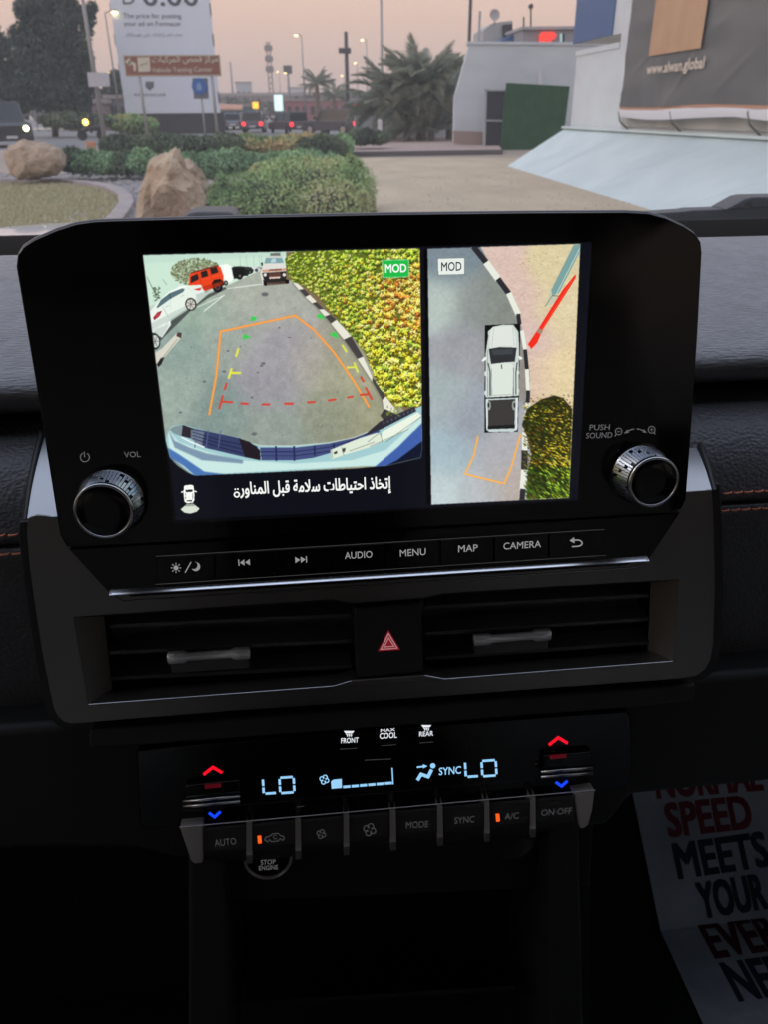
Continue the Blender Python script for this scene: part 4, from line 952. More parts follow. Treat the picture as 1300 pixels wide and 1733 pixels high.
def box_of(pts, pad=0):
    xs = [p[0] for p in pts]; ys = [p[1] for p in pts]
    x0 = max(0, int((min(xs) - pad - CX0) * SS)); x1 = min(cvw, int((max(xs) + pad - CX0) * SS) + 2)
    y0 = max(0, int((min(ys) - pad - CY0) * SS)); y1 = min(cvh, int((max(ys) + pad - CY0) * SS) + 2)
    return x0, y0, x1, y1
def blur(m, k):
    for _ in range(k):
        m = (m + np.roll(m, 1, 0) + np.roll(m, -1, 0)) / 3; m = (m + np.roll(m, 1, 1) + np.roll(m, -1, 1)) / 3
    return m
def pp(pts, col, a=1.0, soft=0, clip=None):
    x0, y0, x1, y1 = box_of(pts, soft + 1)
    if x1 <= x0 or y1 <= y0: return
    m = pmask(pts, x0, y0, x1, y1).astype(float)
    if soft: m = blur(m, soft)
    if clip is not None: m = m * clip[y0:y1, x0:x1]
    m = (m * a)[..., None]; CV[y0:y1, x0:x1] = CV[y0:y1, x0:x1] * (1 - m) + np.array(col) * m
def pl(pts, col, w, a=1.0, soft=0, clip=None):
    for (ax, ay), (bx, by) in zip(pts, pts[1:]):
        d = math.hypot(bx - ax, by - ay) or 1; nx, ny = -(by - ay) / d * w / 2, (bx - ax) / d * w / 2; ex, ey = (bx - ax) / d * w * .3, (by - ay) / d * w * .3
        pp([(ax + nx - ex, ay + ny - ey), (bx + nx + ex, by + ny + ey), (bx - nx + ex, by - ny + ey), (ax - nx - ex, ay - ny - ey)], col, a, soft, clip)
def pe(cx, cy, rx, ry, col, a=1.0, rot=0, soft=0, clip=None):
    c, s_ = math.cos(rot), math.sin(rot)
    pp([(cx + rx * math.cos(t) * c - ry * math.sin(t) * s_, cy + rx * math.cos(t) * s_ + ry * math.sin(t) * c) for t in np.linspace(0, 2 * math.pi, 24, endpoint=False)], col, a, soft, clip)
def blur3(c):
    k = .32
    c = c * (1 - k) + k * .5 * (np.roll(c, 1, 0) + np.roll(c, -1, 0)); return c * (1 - k) + k * .5 * (np.roll(c, 1, 1) + np.roll(c, -1, 1))
def field(anchors, sx):
    num = np.zeros((cvh, cvw, 3)); den = np.zeros((cvh, cvw))
    for x, y, c in anchors:
        w = np.exp(-((XP - x) ** 2 + (YP - y) ** 2) / (2 * sx * sx)) + 1e-9; num += w[..., None] * np.array(c); den += w
    return num / den[..., None]
def vnoise(cell, seed, ax=1.0):
    r = np.random.default_rng(seed); gw = int((CX1 - CX0) / cell / ax) + 3; gh = int((CY1 - CY0) / cell) + 3; g = r.random((gh, gw))
    gx = (XP - CX0) / cell / ax; gy = (YP - CY0) / cell; ix = gx.astype(int); iy = gy.astype(int); fx = gx - ix; fy = gy - iy
    fx = fx * fx * (3 - 2 * fx); fy = fy * fy * (3 - 2 * fy)
    return (g[iy, ix] * (1 - fx) + g[iy, ix + 1] * fx) * (1 - fy) + (g[iy + 1, ix] * (1 - fx) + g[iy + 1, ix + 1] * fx) * fy - 0.5
def z3(*p): return [(230 + x / 2.6, 400 + y / 2.6) for x, y in p]
def z4(*p): return [(700 + x / 2.6, 400 + y / 2.6) for x, y in p]
def z5(*p): return [(240 + x / 5, 420 + y / 5) for x, y in p]
full = np.ones((cvh, cvw))
# display backlight
pp([(240, 431), (1003, 411), (984, 846), (299, 880)], (13, 14, 22))
pp([(718, 424), (726, 423), (731, 850), (722, 853)], (3, 3, 5))
# ---------- left view
Lq = [(242, 432.5), (710.5, 421), (714, 688), (714.5, 760), (712, 775), (694, 779), (655, 788), (600, 793), (330, 804.5), (318, 800), (300, 788), (287, 774), (280, 745)]
LM = np.zeros((cvh, cvw)); b_ = box_of(Lq); LM[b_[1]:b_[3], b_[0]:b_[2]] = pmask(Lq, *b_)
LM = blur(LM, 1)
A = field([(p[0], p[1], c) for p, c in zip(z3((100, 180), (300, 330), (450, 250), (180, 500), (150, 700), (420, 400), (600, 300), (620, 480), (780, 560), (900, 620), (600, 650), (850, 780), (350, 800), (600, 850), (990, 800), (950, 500)),
   [(190, 205, 190), (150, 170, 155), (165, 170, 158), (140, 158, 150), (150, 165, 155), (150, 158, 150), (162, 166, 156), (156, 153, 158), (160, 155, 148), (158, 158, 132), (148, 146, 152), (140, 145, 128), (128, 145, 140), (140, 150, 142), (150, 150, 125), (150, 150, 130)])], 26)
A += vnoise(30, 1)[..., None] * 7 + vnoise(9, 2)[..., None] * 12 + vnoise(3, 3)[..., None] * 10 + vnoise(1.2, 4)[..., None] * 9
CV[:] = CV * (1 - LM[..., None]) + A * LM[..., None]
# sky
pp(z3((20, 80), (700, 60), (700, 140), (555, 150), (540, 155), (385, 225), (160, 270), (60, 330), (20, 350)), (196, 222, 204), clip=LM)
pp(z3((20, 80), (700, 60), (700, 85), (30, 120)), (180, 208, 196), .6, 6, clip=LM)
r_ = random.Random(5)
# tree
pe(*z3((268, 158))[0], 40, 19, (150, 166, 138), .75, 0, 3, LM)
for k in range(1100):
    a = r_.uniform(0, 6.28); q = r_.random() ** .5; x = 275 + 112 * q * math.cos(a) - 10; y = 148 + 62 * q * math.sin(a) + 10
    c = r_.choice([(96, 108, 70), (120, 130, 92), (150, 158, 120), (78, 88, 60), (110, 105, 80), (186, 205, 180)])
    (px_, py_), = z3((x, y)); pe(px_, py_, r_.uniform(.6, 2), r_.uniform(.5, 1.5), c, .85, clip=LM)
for k in range(60):
    (px_, py_), = z3((r_.uniform(75, 105), r_.uniform(225, 285))); pe(px_, py_, 1.2, 1.0, r_.choice([(60, 75, 58), (100, 120, 96)]), .8, clip=LM)
pl(z3((48, 180), (95, 275)), (70, 85, 80), .8, clip=LM); pl(z3((118, 190), (135, 215)), (90, 105, 100), .6, clip=LM)
for x in (460, 488, 520, 545, 556): pl(z3((x - 4, 85), (x, 135)), (150, 160, 155), .5, clip=LM)
pp(z3((60, 310), (170, 268), (240, 245), (240, 262), (60, 350)), (190, 190, 180), .8, clip=LM)
# far cars in the row, white panel
for (x, y, w, h, c) in ((540, 142, 22, 10, (150, 150, 150)), (515, 146, 30, 16, (210, 214, 210)), (492, 150, 26, 22, (50, 52, 52)), (462, 150, 34, 26, (70, 74, 72)), (452, 156, 50, 32, (36, 40, 40))):
    pp(z3((x - w, y - h * .2), (x - w * .4, y - h * .7), (x + w * .5, y - h * .6), (x + w, y), (x + w * .8, y + h * .6), (x - w, y + h * .7)), c, 1, clip=LM)
for x, y, r in ((455, 178, 14), (501, 158, 9), (530, 150, 7)):
    (a, b), = z3((x, y)); pe(a, b, r / 2.6, r / 2.6, (22, 22, 22), clip=LM); pe(a, b, r / 6, r / 6, (120, 120, 120), clip=LM)
pp(z5((640, 150), (720, 135), (755, 155), (775, 260), (760, 285), (725, 300), (700, 262), (690, 270)), (238, 242, 236), clip=LM)
pp(z5((770, 180), (860, 160), (880, 215), (845, 255), (775, 262)), (28, 30, 30), clip=LM)
(a, b), = z5((828, 238)); pe(a, b, 5.4, 5.6, (24, 24, 24), clip=LM); pe(a, b, 2.4, 2.6, (90, 92, 90), clip=LM)
# road lines
pl(z3((300, 330), (385, 262)), (225, 235, 228), 1.6, .9, clip=LM); pl(z3((330, 240), (560, 212)), (220, 226, 218), 1.5, .7, clip=LM); pl(z3((240, 300), (380, 268)), (210, 215, 205), 1.0, .4, 1, clip=LM)
pl(z5((470, 500), (700, 400)), (225, 235, 225), 1.4, .8, 1, clip=LM); pl(z5((790, 335), (1000, 305)), (225, 230, 222), 1.3, .6, 1, clip=LM)
# shadow strip beside the parked row
pp(z5((245, 620), (470, 470), (560, 395), (700, 330), (720, 345), (560, 425), (430, 515), (150, 790), (140, 760)), (62, 66, 66), .85, 1, clip=LM)
# orange car: boxy off-roader
pp(z5((395, 320), (400, 235), (415, 212), (640, 148), (665, 165), (690, 235), (692, 300), (680, 318), (560, 352), (530, 368), (500, 325)), (226, 66, 32), clip=LM)
pp(z5((402, 222), (418, 205), (640, 145), (655, 155), (420, 216)), (90, 40, 30), .8, clip=LM)
pp(z5((412, 245), (470, 218), (482, 265), (412, 300)), (44, 34, 34), clip=LM); pp(z5((496, 205), (548, 188), (562, 238), (506, 256)), (44, 34, 34), clip=LM); pp(z5((574, 176), (632, 162), (648, 208), (588, 226)), (44, 34, 34), clip=LM)
pl(z5((487, 215), (505, 330)), (160, 40, 20), .6, clip=LM); pl(z5((568, 182), (590, 262)), (160, 40, 20), .6, clip=LM); pl(z5((500, 270), (680, 225)), (240, 100, 60), .6, clip=LM)
pp(z5((590, 300), (610, 270), (660, 262), (690, 285), (694, 318), (600, 345)), (30, 26, 26), clip=LM)
(a, b), = z5((640, 330)); pe(a, b, 8.6, 9.4, (22, 22, 24), clip=LM); pe(a, b, 4.8, 5.4, (70, 70, 74), clip=LM); pe(a, b, 2.6, 3, (30, 30, 32), clip=LM)
(a, b), = z5((710, 298)); pe(a, b, 3.6, 4.4, (24, 24, 24), clip=LM); pe(a, b, 1.8, 2.2, (150, 150, 150), clip=LM)
pl(z5((535, 395), (595, 352)), (225, 225, 215), 1.2, clip=LM)
# white saloon
pp(z5((65, 540), (150, 440), (230, 370), (330, 322), (430, 316), (500, 312), (530, 365), (535, 405), (465, 470), (455, 440), (420, 420), (380, 440), (370, 500), (380, 520), (250, 605), (70, 700)), (222, 232, 222), clip=LM)
pp(z5((150, 440), (230, 370), (330, 322), (430, 316), (360, 332), (240, 380)), (238, 244, 236), clip=LM)
pp(z5((122, 505), (160, 440), (240, 380), (340, 342), (362, 348), (350, 372), (240, 432), (135, 508)), (84, 108, 116), clip=LM)
pl(z5((228, 386), (245, 430)), (40, 50, 50), .9, clip=LM)
pp(z5((435, 350), (498, 336), (502, 352), (480, 362)), (206, 60, 60), clip=LM); pl(z5((245, 600), (380, 520)), (130, 140, 132), .8, clip=LM); pl(z5((240, 440), (245, 520)), (180, 190, 182), .5, clip=LM)
pl(z5((200, 500), (228, 488)), (150, 160, 152), .8, clip=LM); pl(z5((330, 412), (352, 400)), (150, 160, 152), .8, clip=LM); pl(z5((380, 335), (480, 400)), (200, 208, 200), .5, clip=LM)
(a, b), = z5((413, 478)); pe(a, b, 9.6, 11.2, (34, 36, 38), .95, -.2, clip=LM); pe(a, b, 7.4, 8.8, (205, 200, 190), 1, -.2, clip=LM)
for k in range(7): pl([(a, b), (a + 7 * math.cos(k * .9), b + 8.4 * math.sin(k * .9))], (80, 78, 74), .9, clip=LM)
# second white car at the left edge
pp(z5((60, 560), (100, 515), (165, 505), (185, 530), (240, 600), (245, 650), (170, 760), (150, 745), (115, 710), (60, 720)), (226, 234, 226), clip=LM)
pp(z5((95, 590), (130, 545), (170, 530), (150, 575), (105, 612)), (150, 40, 56), clip=LM); pp(z5((120, 572), (145, 550), (150, 560), (118, 592)), (210, 70, 80), clip=LM)
pl(z5((200, 650), (240, 600)), (150, 156, 150), .6, clip=LM); pl(z5((175, 500), (225, 585)), (120, 130, 125), .5, clip=LM)
(a, b), = z5((108, 790)); pe(a, b, 9.5, 14, (34, 36, 38), 1, -.15, clip=LM); pe(a + .8, b, 6.8, 10.6, (200, 204, 200), 1, -.15, clip=LM)
for k in range(6): pl([(a + .8, b), (a + .8 + 6 * math.cos(k * 1.05), b + 9.5 * math.sin(k * 1.05))], (90, 92, 90), 1, clip=LM)
# kerb with black ends lower left
pp(z5((90, 900), (170, 850), (300, 715), (335, 720), (330, 760), (160, 960), (130, 1000)), (206, 204, 190), clip=LM)
pp(z5((300, 715), (335, 718), (332, 765), (290, 745)), (70, 60, 54), clip=LM); pp(z5((125, 985), (160, 930), (190, 925), (165, 985), (140, 1010)), (34, 36, 36), clip=LM)
pl(z5((170, 935), (300, 770)), (120, 116, 104), 1.0, .8, clip=LM)
# oncoming white off-roader
pp(z5((1020, 310), (1000, 215), (1015, 180), (1040, 130), (1045, 85), (1180, 80), (1205, 135), (1230, 190), (1245, 290), (1170, 300), (1060, 312)), (214, 212, 206), clip=LM)
pp(z5((1035, 132), (1048, 84), (1186, 84), (1200, 128)), (120, 158, 164), clip=LM); pp(z5((1090, 125), (1096, 92), (1130, 90), (1135, 122)), (190, 214, 216), .8, clip=LM)
pp(z5((1060, 70), (1180, 66), (1190, 82), (1050, 84)), (200, 200, 196), clip=LM); pp(z5((1085, 45), (1170, 42), (1172, 68), (1085, 68)), (70, 66, 60), .7, clip=LM)
pp(z5((1018, 186), (1220, 172), (1230, 192), (1020, 206)), (200, 150, 128), clip=LM); pp(z5((1075, 182), (1180, 176), (1182, 190), (1076, 194)), (120, 74, 62), clip=LM)
pp(z5((1015, 212), (1235, 196), (1245, 292), (1170, 300), (1040, 300)), (40, 36, 38), clip=LM); pp(z5((1072, 212), (1172, 205), (1176, 250), (1074, 255)), (104, 66, 58), clip=LM)
pp(z5((1078, 246), (1170, 240), (1170, 256), (1078, 262)), (236, 214, 200), clip=LM)
for k in range(5): pl(z5((1076, 218 + k * 8), (1172, 211 + k * 8)), (60, 40, 38), .5, clip=LM)
for x in (1042, 1203):
    (a, b), = z5((x, 228)); pe(a, b, 2.8, 2.8, (222, 220, 214), clip=LM)
pp(z5((1025, 270), (1060, 300), (1055, 322), (1030, 318)), (18, 18, 18), clip=LM); pp(z5((1205, 275), (1245, 262), (1245, 300), (1215, 305)), (20, 18, 18), clip=LM)
pp(z5((1050, 292), (1215, 280), (1220, 305), (1060, 318)), (74, 56, 48), .8, 1, clip=LM); pe(*z5((1040, 392))[0], 4.5, 1.2, (90, 96, 94), .7, clip=LM)
pp(z5((1005, 128), (1022, 122), (1024, 150), (1010, 152)), (40, 40, 40), clip=LM)
# verge and hedge on the right
pp(z3((660, 190), (700, 200), (830, 330), (940, 420), (1010, 520), (1080, 650), (1200, 790), (1262, 790), (1262, 60), (660, 70)), (120, 104, 76), clip=LM)
HQ = z3((655, 100), (700, 66), (1252, 54), (1260, 748), (1190, 752), (1130, 745), (1075, 690), (1055, 650), (1045, 600), (1010, 520), (960, 450), (900, 380), (845, 320), (800, 262), (740, 220), (690, 200), (665, 165))
pp(HQ, (92, 106, 34), clip=LM)
HM = np.zeros((cvh, cvw)); b_ = box_of(HQ, 2); HM[b_[1]:b_[3], b_[0]:b_[2]] = pmask(HQ, *b_); HM = np.minimum(blur(HM, 3) * 1.4, 1) * LM
def leaf(x, y, l, w, ang, col, clip, a=1.0):
    c, s_ = math.cos(ang), math.sin(ang)
    pp([(x - l * c, y - l * s_), (x - w * s_, y + w * c), (x + l * c, y + l * s_), (x + w * s_, y - w * c)], col, a, 0, clip)
for k in range(3300):
    x = r_.uniform(485, 718); y = r_.uniform(418, 696); d = max(0, (x - 490) / 225)
    i, j = int((y - CY0) * SS), int((x - CX0) * SS)
    if not (0 <= i < cvh and 0 <= j < cvw) or HM[i, j] < .3: continue
    og = math.exp(-((x - 682) ** 2) / (2 * 34 ** 2) - ((y - 505) ** 2) / (2 * 38 ** 2)); yl = math.exp(-((x - 690) ** 2) / (2 * 44 ** 2) - ((y - 610) ** 2) / (2 * 60 ** 2)) * .8 + .25 * math.exp(-((x - 620) ** 2) / (2 * 50 ** 2) - ((y - 520) ** 2) / (2 * 50 ** 2))
    gr = math.exp(-((x - 560) ** 2) / (2 * 80 ** 2) - ((y - 428) ** 2) / (2 * 24 ** 2))
    if r_.random() < og * 1.3: c = r_.choice([(238, 160, 60), (230, 136, 48), (246, 188, 100), (214, 116, 46), (228, 184, 70), (240, 206, 90)])
    elif r_.random() < yl: c = r_.choice([(240, 216, 60), (226, 196, 44), (248, 234, 104), (200, 178, 44)])
    elif r_.random() < gr: c = r_.choice([(150, 190, 50), (176, 208, 70), (132, 172, 50), (196, 214, 96)])
    else: c = r_.choice([(146, 164, 52), (176, 182, 62), (210, 206, 90), (112, 138, 46), (128, 152, 54)])
    sz = 2.2 + 3.4 * d + (y - 420) / 160; n_ = 6; t = k / 3300
    dk = tuple(v * .36 for v in c); pe(x + .5, y + sz * .5, sz * .8, sz * .7, dk, .7, clip=HM)
    a0 = r_.uniform(0, 6.28)
    for q in range(n_):
        aa = a0 + q * 2 * math.pi / n_ + r_.uniform(-.4, .4); ll = sz * r_.uniform(.45, .75); kk = (.98 + .42 * t) * r_.uniform(.75, 1.2) * (1.12 - .3 * math.sin(aa))
        leaf(x + math.cos(aa) * ll * .8, y + math.sin(aa) * ll * .8, ll * .8, ll * .3, aa, tuple(min(255, v * kk) for v in c), HM)
# kerb: black and white blocks
kl = z3((690, 205), (745, 268), (805, 322), (858, 385), (915, 455), (975, 540), (1040, 640), (1085, 720), (1095, 790))
kr = z3((712, 208), (765, 258), (826, 322), (882, 368), (948, 440), (1000, 530), (1040, 620), (1100, 705), (1150, 770))
for i in range(8):
    for h in range(2 if i < 3 else 1):
        t0, t1 = (h / 2, (h + 1) / 2) if i < 3 else (0, 1)
        a, b = lerp(kl[i], kl[i + 1], t0), lerp(kl[i], kl[i + 1], t1); c, d = lerp(kr[i], kr[i + 1], t1), lerp(kr[i], kr[i + 1], t0)
        wht = (i * (2 if i < 3 else 1) + h) % 2 == 0
        if i >= 3: wht = i % 2 == 1
        pp([a, b, c, d], (222, 220, 205) if wht else (66, 62, 62), clip=LM)
pl([(p[0] - 1.2, p[1] + 1) for p in kl], (104, 100, 96), 1.4, .7, 1, clip=LM)
pp(z3((1075, 790), (1095, 760), (1180, 800), (1090, 810)), (58, 56, 54), clip=LM)
# stains on the road
for k in range(46):
    (a, b), = z3((r_.uniform(150, 1000), r_.uniform(260, 880))); pe(a, b, r_.uniform(.4, 2.2), r_.uniform(.3, 1.3), r_.choice([(96, 98, 100), (110, 108, 112), (84, 86, 90), (200, 205, 196)]), r_.uniform(.3, .8), r_.uniform(0, 3), clip=LM * (1 - HM))
for x, y, rr in ((405, 505, 7), (388, 596, 9), (536, 600, 6), (510, 710, 7), (300, 640, 8), (560, 560, 10), (552, 570, 8), (630, 403, 6), (567, 256, 16), (520, 870, 12), (195, 775, 8), (674, 445, 6)):
    (a, b), = z3((x, y)); pe(a, b, rr / 2.6, rr / 4.4, (88, 88, 94), .75, clip=LM)
# bumper and tailgate step
bm_ = z3((148, 848), (160, 835), (205, 828), (260, 845), (350, 868), (450, 885), (500, 905), (540, 922), (700, 922), (850, 910), (960, 888), (1070, 840), (1160, 790), (1262, 745), (1262, 1010), (1090, 1010), (1000, 1012), (260, 1060), (200, 1010), (150, 970), (130, 900))
pp(bm_, (156, 196, 200), clip=LM)
pp(z3((140, 855), (190, 905), (300, 945), (450, 985), (700, 1000), (950, 985), (1100, 940), (1262, 790), (1262, 1010), (1000, 1010), (255, 1050), (150, 970)), (198, 226, 220), .9, 3, clip=LM)
pp(z3((140, 850), (170, 900), (235, 930), (310, 955), (470, 985), (470, 1000), (290, 985), (170, 930)), (70, 90, 130), .6, 3, clip=LM)
pp(z3((150, 975), (210, 1010), (265, 1058), (420, 1050), (300, 1035), (190, 960), (140, 930)), (40, 84, 160), .8, 3, clip=LM)
pp(z3((1262, 820), (1262, 960), (1180, 985), (1090, 1015), (1050, 1015), (1150, 930)), (30, 60, 150), .8, 4, clip=LM)
pp(z3((1262, 900), (1262, 1020), (1080, 1020), (1150, 985)), (14, 18, 36), .95, 2, clip=LM)
pp(z3((148, 850), (165, 838), (190, 832), (208, 830), (200, 880), (165, 868)), (120, 140, 145), clip=LM)
pp(z3((205, 830), (250, 846), (455, 888), (535, 925), (545, 985), (480, 972), (300, 930), (240, 890), (200, 880)), (52, 60, 96), clip=LM)
pp(z3((205, 830), (252, 846), (245, 888), (200, 878)), (44, 38, 46), clip=LM); pp(z3((452, 888), (500, 905), (545, 940), (548, 986), (480, 972)), (34, 28, 34), clip=LM)
pp(z3((240, 850), (300, 862), (290, 925), (240, 895)), (150, 160, 168), .55, clip=LM)
for k in range(3): pl(z3((250, 862 + k * 14), (380, 900 + k * 16), (472, 918 + k * 19)), (24, 28, 54), 1.2, clip=LM)
for x in (268, 318, 372): pl(z3((x, 856), (x - 10, 930)), (84, 96, 140), 2.0, .8, clip=LM)
pp(z3((545, 930), (700, 930), (850, 912), (960, 888), (1060, 848), (1075, 860), (990, 905), (850, 955), (780, 975), (700, 985), (552, 985)), (66, 76, 122), clip=LM)
for x in (615, 695, 785, 870, 935): pl(z3((x, 925 - max(0, x - 760) * .10), (x + 2, 985 - max(0, x - 700) * .25)), (40, 46, 84), 3.2, clip=LM)
for k in range(2): pl(z3((548, 948 + k * 18), (700, 948 + k * 18), (850, 928 + k * 18), (980, 888 + k * 14)), (34, 40, 74), 1.3, clip=LM)
pl(z3((520, 914), (560, 922), (700, 921), (850, 908), (960, 885), (1068, 842)), (206, 214, 206), 1.0, clip=LM)
pl(z3((200, 884), (240, 905), (300, 928)), (235, 240, 236), 2.2, clip=LM)
pp(z3((1075, 815), (1180, 770), (1225, 750), (1235, 770), (1080, 850), (1000, 880)), (44, 44, 52), clip=LM)
for t in range(8): (a, b), = z3((1085 + t * 18, 820 - t * 8)); pp([(a, b), (a + 3.6, b - 1.8), (a + 4.6, b + 2.2), (a + 1, b + 4)], (70, 72, 88), clip=LM)
pp(z3((855, 940), (980, 890), (1060, 865), (1085, 880), (1082, 905), (1040, 925), (940, 955), (862, 980)), (214, 224, 206), clip=LM)
pp(z3((1082, 862), (1240, 775), (1258, 790), (1180, 860), (1085, 905)), (226, 234, 218), clip=LM)
for p in (((860, 940), (865, 975)), ((905, 928), (915, 965)), ((1075, 866), (1085, 905)), ((940, 945), (1050, 905)), ((1100, 905), (1256, 795)), ((1020, 905), (1065, 870)), ((1030, 925), (1200, 850))): pl(z3(*p), (70, 80, 76), .8, .8, clip=LM)
pp(z3((870, 950), (885, 944), (886, 955), (872, 960)), (50, 56, 54), clip=LM); pp(z3((906, 935), (922, 930), (920, 948), (908, 950)), (60, 66, 60), clip=LM)
for k in range(26): (a, b), = z3((r_.uniform(1105, 1160), r_.uniform(750, 790))); leaf(a, b, 2.6, .8, r_.uniform(0, 3), r_.choice([(96, 120, 40), (150, 160, 60), (60, 76, 30)]), LM)
# guide lines
def guide(pts, c, w): pl(z3(*pts), c, w, .95, clip=LM)
guide(((322, 785), (352, 620), (372, 420), (700, 350), (780, 410), (870, 510), (960, 640), (1026, 752)), (226, 138, 54), 4.0)
guide(((322, 785), (352, 620), (372, 420), (700, 350), (780, 410), (870, 510), (960, 640), (1026, 752)), (246, 170, 90), 1.6)
for p in (((366, 758), (382, 702)), ((374, 728), (424, 731)), ((390, 674), (398, 648)), ((462, 736), (492, 738)), ((555, 740), (588, 740)), ((654, 737), (690, 737)), ((755, 732), (788, 729)), ((847, 723), (878, 718)), ((932, 710), (954, 706)), ((988, 698), (1022, 696)), ((1012, 668), (1038, 718)), ((990, 620), (1002, 640))): guide(p, (205, 62, 48), 3.6)
for p in (((440, 528), (450, 497)), ((408, 624), (420, 584)), ((414, 602), (458, 602))): guide(p, (222, 222, 70), 3.8)
for p in (((930, 578), (966, 576)), ((960, 558), (976, 597)), ((908, 480), (926, 508))): guide(p, (222, 222, 70), 3.2)
for p in (((466, 466), (474, 430), (508, 446), (470, 455)), ((502, 376), (508, 352), (535, 358), (520, 372)), ((792, 350), (815, 340), (832, 368), (800, 360)), ((850, 432), (880, 420), (892, 452), (862, 440))): pp(z3(*p), (60, 196, 78), 1, clip=LM)
pp(z5((75, 640), (230, 560), (370, 490), (380, 520), (250, 605), (80, 700)), (176, 190, 182), .6, 3, clip=LM)
pp(z5((455, 395), (530, 370), (535, 405), (465, 468)), (170, 184, 178), .7, 2, clip=LM)
pp(z5((100, 690), (235, 640), (170, 755), (110, 715)), (180, 192, 186), .7, 3, clip=LM)
pp(z5((500, 330), (680, 280), (690, 310), (600, 345), (530, 366)), (176, 44, 22), .7, 2, clip=LM)
CV += (np.random.default_rng(3).random((cvh, cvw, 1)) - .5) * 10 * LM[..., None]
CV = blur3(CV)
# MOD badge of the left view
pp([(647, 441), (692, 440), (692, 469), (648, 470.5)], (30, 180, 70)); pl([(647, 441), (692, 440), (692, 469), (648, 470.5), (647, 441)], (140, 214, 150), 1.2)
# ---------- right view
Rq = [(724, 421.5), (982.5, 413.5), (963.5, 842.5), (730.5, 854)]
RM = np.zeros((cvh, cvw)); b_ = box_of(Rq); RM[b_[1]:b_[3], b_[0]:b_[2]] = pmask(Rq, *b_); RM = blur(RM, 1)
A = field([(p[0], p[1], c) for p, c in zip(z4((150, 100), (110, 300), (280, 300), (200, 500), (120, 700), (150, 950), (250, 800), (380, 950), (300, 1130), (440, 500), (400, 300), (120, 1130), (440, 1100)),
   [(120, 134, 142), (176, 188, 182), (134, 140, 138), (150, 152, 158), (160, 172, 174), (158, 178, 186), (148, 154, 164), (166, 166, 172), (176, 180, 184), (140, 134, 128), (128, 134, 126), (184, 198, 200), (176, 164, 156)])], 24)
A += vnoise(22, 7)[..., None] * 7 + vnoise(5, 8)[..., None] * 9 + vnoise(1.3, 9)[..., None] * 9
CV[:] = CV * (1 - RM[..., None]) + A * RM[..., None]
# sand
sq = z4((292, 40), (320, 90), (380, 180), (420, 250), (465, 350), (480, 420), (500, 500), (512, 600), (515, 700), (515, 800), (520, 1170), (700, 1160), (740, 30))
SM = np.zeros((cvh, cvw)); b_ = box_of(sq, 2); SM[b_[1]:b_[3], b_[0]:b_[2]] = pmask(sq, *b_); SM *= RM
A = field([(p[0], p[1], c) for p, c in zip(z4((350, 80), (450, 250), (520, 450), (530, 620), (620, 150), (640, 350), (640, 600), (680, 700)), [(208, 184, 172), (208, 182, 170), (206, 180, 172), (208, 182, 164), (210, 196, 156), (214, 198, 160), (220, 202, 160), (218, 198, 158)])], 22)
A += vnoise(8, 17, 2)[..., None] * 9 + vnoise(2.4, 18, 2)[..., None] * 12 + vnoise(1.2, 19)[..., None] * 14
CV[:] = CV * (1 - SM[..., None]) + A * SM[..., None]
for k in range(150): 
    (a, b), = z4((r_.uniform(440, 710), r_.uniform(70, 720))); pe(a, b, r_.uniform(.3, 1.1), r_.uniform(.2, .7), (130, 98, 70), .6, clip=SM)
for k in range(40): (a, b), = z4((r_.uniform(470, 640), r_.uniform(70, 130))); pe(a, b, r_.uniform(.6, 2.6), .5, (160, 118, 84), .5, clip=SM)
# kerb
kc = z4((266, 48), (322, 118), (374, 190), (420, 252), (462, 345), (467, 385), (478, 415), (492, 498), (500, 585), (505, 680), (504, 735), (500, 800), (492, 865), (490, 945), (488, 1030), (482, 1115), (478, 1165))
kw = [0, 1, 0, 1, 0, 0, 1, 0, 1, 0, 1, 1, 1, 0, 1, 0]; kwid = [10, 11, 9.5, 9.5, 7, 6, 6.5, 6.5, 6.5, 6.5, 8, 9, 9.5, 10.5, 10.5, 9]
for i in range(16):
    c = (222, 226, 214) if kw[i] else (42, 42, 48)
    if i in (5,): continue
    pl([lerp(kc[i], kc[i + 1], .06), lerp(kc[i], kc[i + 1], .94)], c, kwid[i], clip=RM)
# lamp post and red pole
pp(z4((705, 40), (735, 34), (732, 72), (640, 252), (612, 262), (606, 240)), (118, 154, 152), clip=RM); pl(z4((735, 50), (630, 255)), (190, 214, 206), 1.2, clip=RM)
pp(z4((606, 228), (592, 280), (578, 312), (640, 288), (645, 258), (612, 262)), (188, 190, 166), clip=RM); pl(z4((612, 262), (580, 310)), (100, 104, 90), 1.0, clip=RM); pl(z4((612, 262), (642, 264)), (70, 74, 66), 1.0, clip=RM)
pp(z4((714, 168), (716, 182), (688, 228), (570, 412), (545, 470), (520, 496), (504, 476), (550, 408), (655, 240)), (232, 44, 28), clip=RM)
pp(z4((552, 405), (572, 414), (562, 432), (545, 424)), (150, 130, 110), clip=RM); pl(z4((700, 195), (560, 420)), (250, 90, 60), .8, clip=RM)
